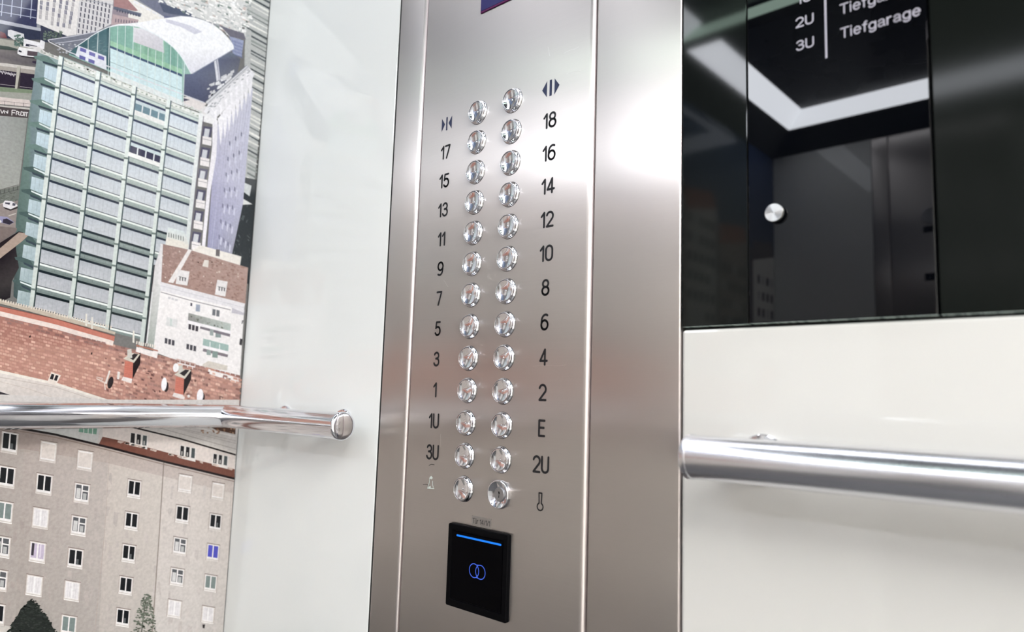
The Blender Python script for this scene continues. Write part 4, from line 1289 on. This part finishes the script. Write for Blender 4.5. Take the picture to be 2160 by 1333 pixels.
DL(37, zb2([(600, 1180), (650, 1205), (655, 1250)]), 2.0, (214, 200, 192))
DL(37, zb2([(625, 1200), (640, 1180), (600, 1170)]), 1.5, (206, 196, 190))
D(37, zb2([(732, 1135), (748, 1140), (742, 1185), (728, 1182)]), (222, 214, 210))
D(36, zb2([(318, 1140), (378, 1160), (345, 1225), (292, 1205)]), (224, 212, 202))
D(37, zb2([(320, 1150), (338, 1155), (328, 1188), (308, 1182)]), (36, 32, 36)); D(37, zb2([(346, 1158), (364, 1162), (352, 1195), (334, 1190)]), (36, 32, 36))
for (x, y) in ((1408, 1320), (1142, 1300), (1176, 1290)):
    ell(36, x, y, 9, 9, (228, 220, 216))
# gutter and metal roof below the tiles
D(31, zb2([(-900, 900), (0, 1125), (350, 1205), (760, 1340), (800, 1560), (-900, 1560)]), (214, 206, 200), [(214, 206, 200), (214, 206, 200), (206, 196, 190), (216, 210, 204), (220, 214, 208), (210, 202, 196)])
D(35, zb2([(-900, 905), (0, 1128), (350, 1206), (730, 1330), (700, 1334), (350, 1222), (0, 1146), (-900, 925)]), (226, 220, 210))
DL(36, zb2([(-900, 965), (0, 1172), (350, 1235), (640, 1330)]), .9, (176, 162, 150))
DL(36, zb2([(-900, 1000), (0, 1200), (180, 1245), (420, 1330)]), .8, (186, 172, 160))
D(36, zb2([(-900, 1060), (0, 1262), (70, 1285), (160, 1315), (150, 1332), (0, 1290), (-900, 1090)]), (56, 50, 56))

# ---- grey apartment house at the bottom
wall_top = [(-700, 110), (60, 208), (300, 250), (600, 322), (890, 397), (1290, 494)]
D(38, zb3([(-700, 0), (640, 60), (1310, 60), (1290, 494), (-700, 494)]), (206, 200, 196))
for (p, q, c, wl) in (((640, 150), (1290, 330), (150, 140, 134), 1.0), ((700, 150), (1290, 300), (170, 160, 156), .8), ((600, 168), (1290, 352), (222, 214, 208), 2.5), ((800, 175), (1290, 285), (160, 150, 146), .7), ((900, 170), (1290, 262), (228, 222, 218), 2.2)):
    DL(39, zb3([p, q]), wl, c)
D(40, zb3([(1090, 175), (1290, 175), (1288, 250), (1180, 225)]), (86, 58, 44))
for k in range(40):
    a, b = rm.uniform(1095, 1285), rm.uniform(175, 240)
    D(41, zb3([(a, b), (a + 9, b + 3), (a + 6, b + 10), (a - 3, b + 6)]), jit((150, 108, 78), rm, 34))
for k in range(60):
    a = rm.uniform(760, 1270); b = 262 + (a - 760) * .19 + rm.uniform(-12, 2)
    D(41, zb3([(a, b), (a + 10, b + 3), (a + 8, b + 8), (a - 2, b + 6)]), jit((178, 148, 136), rm, 22))
D(42, zb3([(560, 215), (680, 205), (980, 270), (1285, 364), (1284, 455), (560, 280)]), (224, 212, 206))
DL(44, zb3([(600, 178), (680, 200), (980, 272), (1290, 362)]), 3.6, (38, 30, 30))
D(43, zb3([(560, 262), (700, 292), (1000, 372), (1284, 440), (1282, 490), (900, 400), (540, 302)]), (118, 66, 50))
for k in range(30):
    a = rm.uniform(560, 1270); b = 268 + (a - 560) * .245
    D(44, zb3([(a, b - 6), (a + rm.uniform(10, 30), b), (a + rm.uniform(6, 20), b + rm.uniform(3, 12)), (a - 4, b + 3)]), jit((206, 184, 172), rm, 18))
D(43, zb3([(420, 200), (545, 222), (530, 300), (180, 235), (200, 200)]), (206, 206, 204))
D(45, zb3([(436, 205), (530, 218), (526, 250), (428, 236)]), (112, 160, 138))
for k in range(3):
    DL(46, zb3([(458 + k * 24, 206 + k * 4), (456 + k * 24, 244 + k * 4)]), 1.4, (226, 230, 228))
def attic(x, y, w_, h_):
    D(44, zb3([(x, y), (x + w_, y + w_ * .2), (x + w_ - 6, y + w_ * .2 + h_ + 12), (x - 6, y + h_ + 8)]), (228, 222, 218))
    for j in range(3):
        a = x + 4 + j * (w_ / 3); b = y + 3 + j * w_ * .067
        D(45, zb3([(a, b), (a + w_ / 3 - 11, b + 4), (a + w_ / 3 - 14, b + h_ - 4), (a - 4, b + h_ - 8)]), (44, 42, 46) if j != 2 else (78, 86, 88))
        if rm.random() < .5:
            D(46, zb3([(a + 3, b + h_ * .5), (a + 10, b + h_ * .5), (a + 9, b + h_ - 10), (a + 2, b + h_ - 10)]), (180, 176, 172))
attic(712, 238, 98, 62); attic(984, 308, 90, 62); attic(1165, 352, 86, 58)
cl = []
P_ = wall_top + [(1240, 1500), (600, 1500), (-700, 1500)]
D(42, zb3(P_), None, [(150, 134, 128), (160, 144, 138), (168, 152, 146), (182, 168, 160), (190, 176, 170), (198, 186, 180), (198, 192, 188), (186, 178, 172), (160, 150, 144)])
DL(47, zb3(wall_top), 4.6, (34, 26, 28))
DL(46, zb3([(a, b + 16) for a, b in wall_top]), 2.0, (146, 128, 120))
# pale field under the eaves and stained bands
for (x0, x1, c0, c1) in ((-700, 130, (150, 138, 132), (156, 146, 140)), (130, 590, (176, 164, 158), (160, 152, 146)), (590, 890, (200, 190, 182), (180, 172, 166)), (890, 1270, (206, 196, 190), (196, 190, 186))):
    a0 = 560 + (x0 - 600) * .24 if x0 > 0 else 330; a1 = 560 + (x1 - 600) * .24
    D(43, zb3([(x0, max(330, a0 - 150)), (x1, max(330, a1 - 150)), (x1 - 60, 1500), (x0 - 60, 1500)]), None, [c0, mix(c0, (206, 198, 192), .4), mix(c1, (190, 184, 180), .3), c1])
DL(45, zb3([(895, 405), (870, 800), (820, 1500)]), 2.2, (140, 128, 120))
DL(45, zb3([(600, 330), (570, 800), (500, 1500)]), .9, (176, 160, 150))
DL(45, zb3([(1265, 500), (1235, 1400)]), .8, (176, 166, 162))
for k in range(120):
    a, b = rm.uniform(-200, 1240), rm.uniform(420, 1400)
    if b < 300 + a * .2: continue
    D(44, zb3([(a, b), (a + rm.uniform(8, 26), b + 4), (a + rm.uniform(4, 20), b + rm.uniform(30, 90)), (a - 5, b + rm.uniform(20, 80))]), jit(mix((168, 156, 150), (200, 192, 188), max(0, min(1, a / 1200))), rm, 5))
def win(cx, cy, w_, h_, kind):
    sk, ln = .17, -.085
    def q(x0, y0, x1, y1):
        return zb3([(cx + x * w_ / 2 + ln * y * h_ / 2, cy + y * h_ / 2 + sk * x * w_ / 2) for x, y in ((x0, y0), (x1, y0), (x1, y1), (x0, y1))])
    D(46, q(-1.22, -1.16, 1.22, 1.26), (164, 148, 140))
    D(47, q(-1.14, -1.08, 1.16, 1.2), (206, 198, 192))
    DL(48, q(-1.2, -1.14, 1.2, -1.14)[:2], 1.2, (116, 100, 96))
    D(48, q(-1, -1, 1, 1), (232, 228, 228))
    DL(47, q(-1.1, 1.18, 1.15, 1.2)[:2], 2.0, (236, 232, 230))
    if kind == 'blind':
        D(49, q(-.94, -.9, .92, .84), (216, 206, 200))
        DL(50, q(-.9, -.88, .92, -.88)[:2], 1.0, (244, 240, 240))
    elif kind == 'curtain':
        D(49, q(-.9, -.9, .9, .86), (224, 220, 222))
        for x in (-.6, -.3, .3, .55):
            DL(50, [q(x, -.9, x, .8)[0], q(x, -.9, x, .8)[2]], .6, (196, 192, 196))
        D(50, q(-.06, -.95, .06, .9), (242, 240, 240))
    else:
        dk = {'dark': (26, 28, 32), 'half': (88, 90, 94), 'blue': (34, 42, 186), 'lilac': (190, 176, 200), 'green': (120, 134, 132)}[kind]
        D(49, q(-.9, -.9, -.1, .74), dk)
        D(49, q(.1, -.9, .9, .74), dk)
        if kind == 'dark' and rm.random() < .6:
            D(50, q(.15, .1, .5, .7), (92, 96, 98))
        if kind == 'half':
            D(50, q(-.8, -.5, -.2, .7), (206, 204, 204))
            D(50, q(.1, -.35, .9, -.2), (232, 228, 228))
            D(50, q(.2, .0, .7, .7), (178, 178, 178))
        if kind == 'lilac':
            D(50, q(-.85, -.9, -.5, .5), (60, 54, 62)); D(50, q(.3, -.9, .5, .6), (214, 204, 220))
WN = {'A': (80, 100, [(50, 292, 'dark'), (35, 480, 'dark'), (22, 672, 'green'), (8, 862, 'half'), (-8, 1045, 'half'), (-22, 1230, 'dark')]),
      'B': (78, 96, [(262, 342, 'blind'), (240, 520, 'dark'), (220, 706, 'curtain'), (203, 892, 'lilac'), (185, 1075, 'curtain'), (168, 1255, 'curtain')]),
      'C': (74, 92, [(463, 390, 'blind'), (446, 570, 'half'), (429, 748, 'half'), (411, 926, 'dark'), (392, 1105, 'curtain'), (374, 1292, 'green')]),
      'D': (66, 84, [(733, 546, 'dark'), (718, 722, 'dark'), (703, 899, 'dark'), (687, 1075, 'dark'), (671, 1250, 'dark')]),
      'E': (66, 82, [(1012, 516, 'blind'), (997, 685, 'dark'), (983, 860, 'half'), (968, 1028, 'half'), (953, 1202, 'curtain')]),
      'F': (60, 78, [(1192, 558, 'blind'), (1178, 728, 'dark'), (1164, 894, 'blue'), (1151, 1062, 'green'), (1137, 1235, 'curtain')])}
for w_, h_, L in WN.values():
    for x, y, kd in L:
        win(x, y, w_, h_, kd)
for i in range(6):
    for j in range(2):
        win(-180 - 190 * j - i * 18, 210 + i * 195 - j * 40, 84, 104, rm.choice(['dark', 'curtain', 'half', 'green']))
D(49, zb3([(1107, 1290), (1122, 1290), (1118, 1312), (1108, 1310)]), (52, 48, 48))
D(44, zb3([(-300, 1180), (0, 1290), (90, 1310), (60, 1333), (-300, 1333)]), (196, 190, 184))
# two trees printed in front of the house
D(51, zb3([(168, 1150), (205, 1200), (215, 1215), (250, 1240), (270, 1275), (300, 1330), (296, 1500), (50, 1500), (60, 1290), (95, 1240), (110, 1205), (140, 1180)]), (34, 38, 36))
for k in range(420):
    t = rm.random() ** .7
    hw = 16 + 138 * t * (1 if k % 3 else .9)
    a = 172 + rm.uniform(-hw, hw); b = 1146 + 200 * t
    s_ = rm.uniform(5, 13)
    D(52 + k % 2, zb3([(a, b), (a + s_, b + s_ * .5), (a + s_ * .3, b + s_), (a - s_ * .8, b + s_ * .6)]), jit((40, 46, 42), rm, 12))
DL(51, zb3([(800, 1140), (785, 1230), (770, 1360)]), 2.4, (84, 86, 78))
for k in range(330):
    t = rm.random()
    hw = 12 + 72 * t ** .8
    a = 803 - 28 * t + rm.uniform(-hw, hw); b = 1120 + 260 * t
    if rm.random() < .30 * (1 - t): continue
    s_ = rm.uniform(5, 12)
    D(52 + k % 2, zb3([(a, b), (a + s_, b + s_ * .4), (a + s_ * .4, b + s_), (a - s_ * .7, b + s_ * .6)]), jit((98, 106, 92), rm, 26))

# ---- put the ink on the panel: one mesh, ink layers a few hundredths of a millimetre apart
def build_mural():
    me = bpy.data.meshes.new('mural')
    verts, faces, cols = [], [], []
    ylim0, ylim1 = YO * K + .002, -.0012
    zlim0, zlim1 = .004, EYE + ZW * K - .001
    def clip(P, C_, ax, lim, keep_less):
        out, oc = [], []
        n = len(P)
        for i in range(n):
            a, b = P[i], P[(i + 1) % n]
            ca, cb = C_[i], C_[(i + 1) % n]
            ina = (a[ax] <= lim) if keep_less else (a[ax] >= lim)
            inb = (b[ax] <= lim) if keep_less else (b[ax] >= lim)
            if ina:
                out.append(a); oc.append(ca)
            if ina != inb:
                t = (lim - a[ax]) / (b[ax] - a[ax])
                out.append(tuple(a[k] + (b[k] - a[k]) * t for k in range(2)))
                oc.append(tuple(ca[k] + (cb[k] - ca[k]) * t for k in range(4)))
        return out, oc
    seq = 0
    for layer, P, C_ in PRINT:
        for ax, lim, kl in ((0, ylim1, True), (0, ylim0, False), (1, zlim1, True), (1, zlim0, False)):
            if len(P) >= 3:
                P, C_ = clip(P, C_, ax, lim, kl)
        if len(P) < 3:
            continue
        seq += 1
        x = XM + .0002 + layer * .00004 + (seq % 8) * .0000045
        area = sum(P[i][0] * P[(i + 1) % len(P)][1] - P[(i + 1) % len(P)][0] * P[i][1] for i in range(len(P)))
        if area < 0:
            P = P[::-1]; C_ = C_[::-1]
        tr = _mu.geometry.tessellate_polygon([[Vector((p[0], p[1], 0)) for p in P]]) if len(P) > 4 else ([(0, 1, 2)] if len(P) == 3 else [(0, 1, 2), (0, 2, 3)])
        if len(P) == 4 and C_[0] == C_[1] == C_[2] == C_[3]:
            tr = [(0, 1, 2, 3)] if abs(area) > 0 else []
            def cross(o, a, b): return (a[0] - o[0]) * (b[1] - o[1]) - (a[1] - o[1]) * (b[0] - o[0])
            if not all(cross(P[i], P[(i + 1) % 4], P[(i + 2) % 4]) >= 0 for i in range(4)):
                tr = _mu.geometry.tessellate_polygon([[Vector((p[0], p[1], 0)) for p in P]])
        base_i = len(verts)
        verts.extend([(x, p[0], p[1]) for p in P])
        for t in tr:
            t = list(t)
            if len(t) == 3:
                a, b, c_ = (P[i] for i in t)
                if (b[0] - a[0]) * (c_[1] - a[1]) - (b[1] - a[1]) * (c_[0] - a[0]) < 0:
                    t = t[::-1]
            faces.append([base_i + i for i in t])
            cols.append([C_[i] for i in t])
    # the carrier sheet behind the ink
    b0 = len(verts)
    for x in (XM - .0045, XM + .0001):
        verts.extend([(x, ylim0, zlim0), (x, ylim1, zlim0), (x, ylim1, zlim1), (x, ylim0, zlim1)])
    g_ = (0.4, 0.4, 0.4, 1)
    for q in ((4, 5, 6, 7), (3, 2, 1, 0), (0, 1, 5, 4), (1, 2, 6, 5), (2, 3, 7, 6), (3, 0, 4, 7)):
        faces.append([b0 + i for i in q]); cols.append([g_] * 4)
    cx_, cy_, cz_ = XM, (ylim0 + ylim1) / 2, (zlim0 + zlim1) / 2
    me.from_pydata([(a - cx_, b - cy_, c_ - cz_) for a, b, c_ in verts], [], faces)
    at = me.color_attributes.new('ink', 'FLOAT_COLOR', 'CORNER')
    flat = []
    for c_ in cols:
        for q in c_:
            flat.extend(q)
    at.data.foreach_set('color', flat)
    o = bpy.data.objects.new('mural', me)
    COL.objects.link(o)
    o.location = (cx_, cy_, cz_)
    m = mat('printed_photo_under_glass', rough=.5, spec=0.0, coat=.5, coat_rough=.05, coat_ior=1.45)
    nt = m.node_tree
    a = nt.nodes.new('ShaderNodeVertexColor'); a.layer_name = 'ink'
    tc = nt.nodes.new('ShaderNodeTexCoord')
    nz = nt.nodes.new('ShaderNodeTexNoise'); nz.inputs['Scale'].default_value = 260; nz.inputs['Detail'].default_value = 3
    nt.links.new(tc.outputs['Object'], nz.inputs['Vector'])
    mr = nt.nodes.new('ShaderNodeMapRange')
    mr.inputs['From Min'].default_value = .3; mr.inputs['From Max'].default_value = .7
    mr.inputs['To Min'].default_value = .90; mr.inputs['To Max'].default_value = 1.08
    nt.links.new(nz.outputs['Fac'], mr.inputs['Value'])
    hs = nt.nodes.new('ShaderNodeHueSaturation')
    nt.links.new(a.outputs['Color'], hs.inputs['Color'])
    hs.inputs['Saturation'].default_value = .86
    nt.links.new(mr.outputs['Result'], hs.inputs['Value'])
    nt.links.new(hs.outputs['Color'], bsdf(m).inputs['Base Color'])
    me.materials.append(m)
    setp(o, 'large printed wall mural of a city seen from above with a glass tower', 'mural')
build_mural()
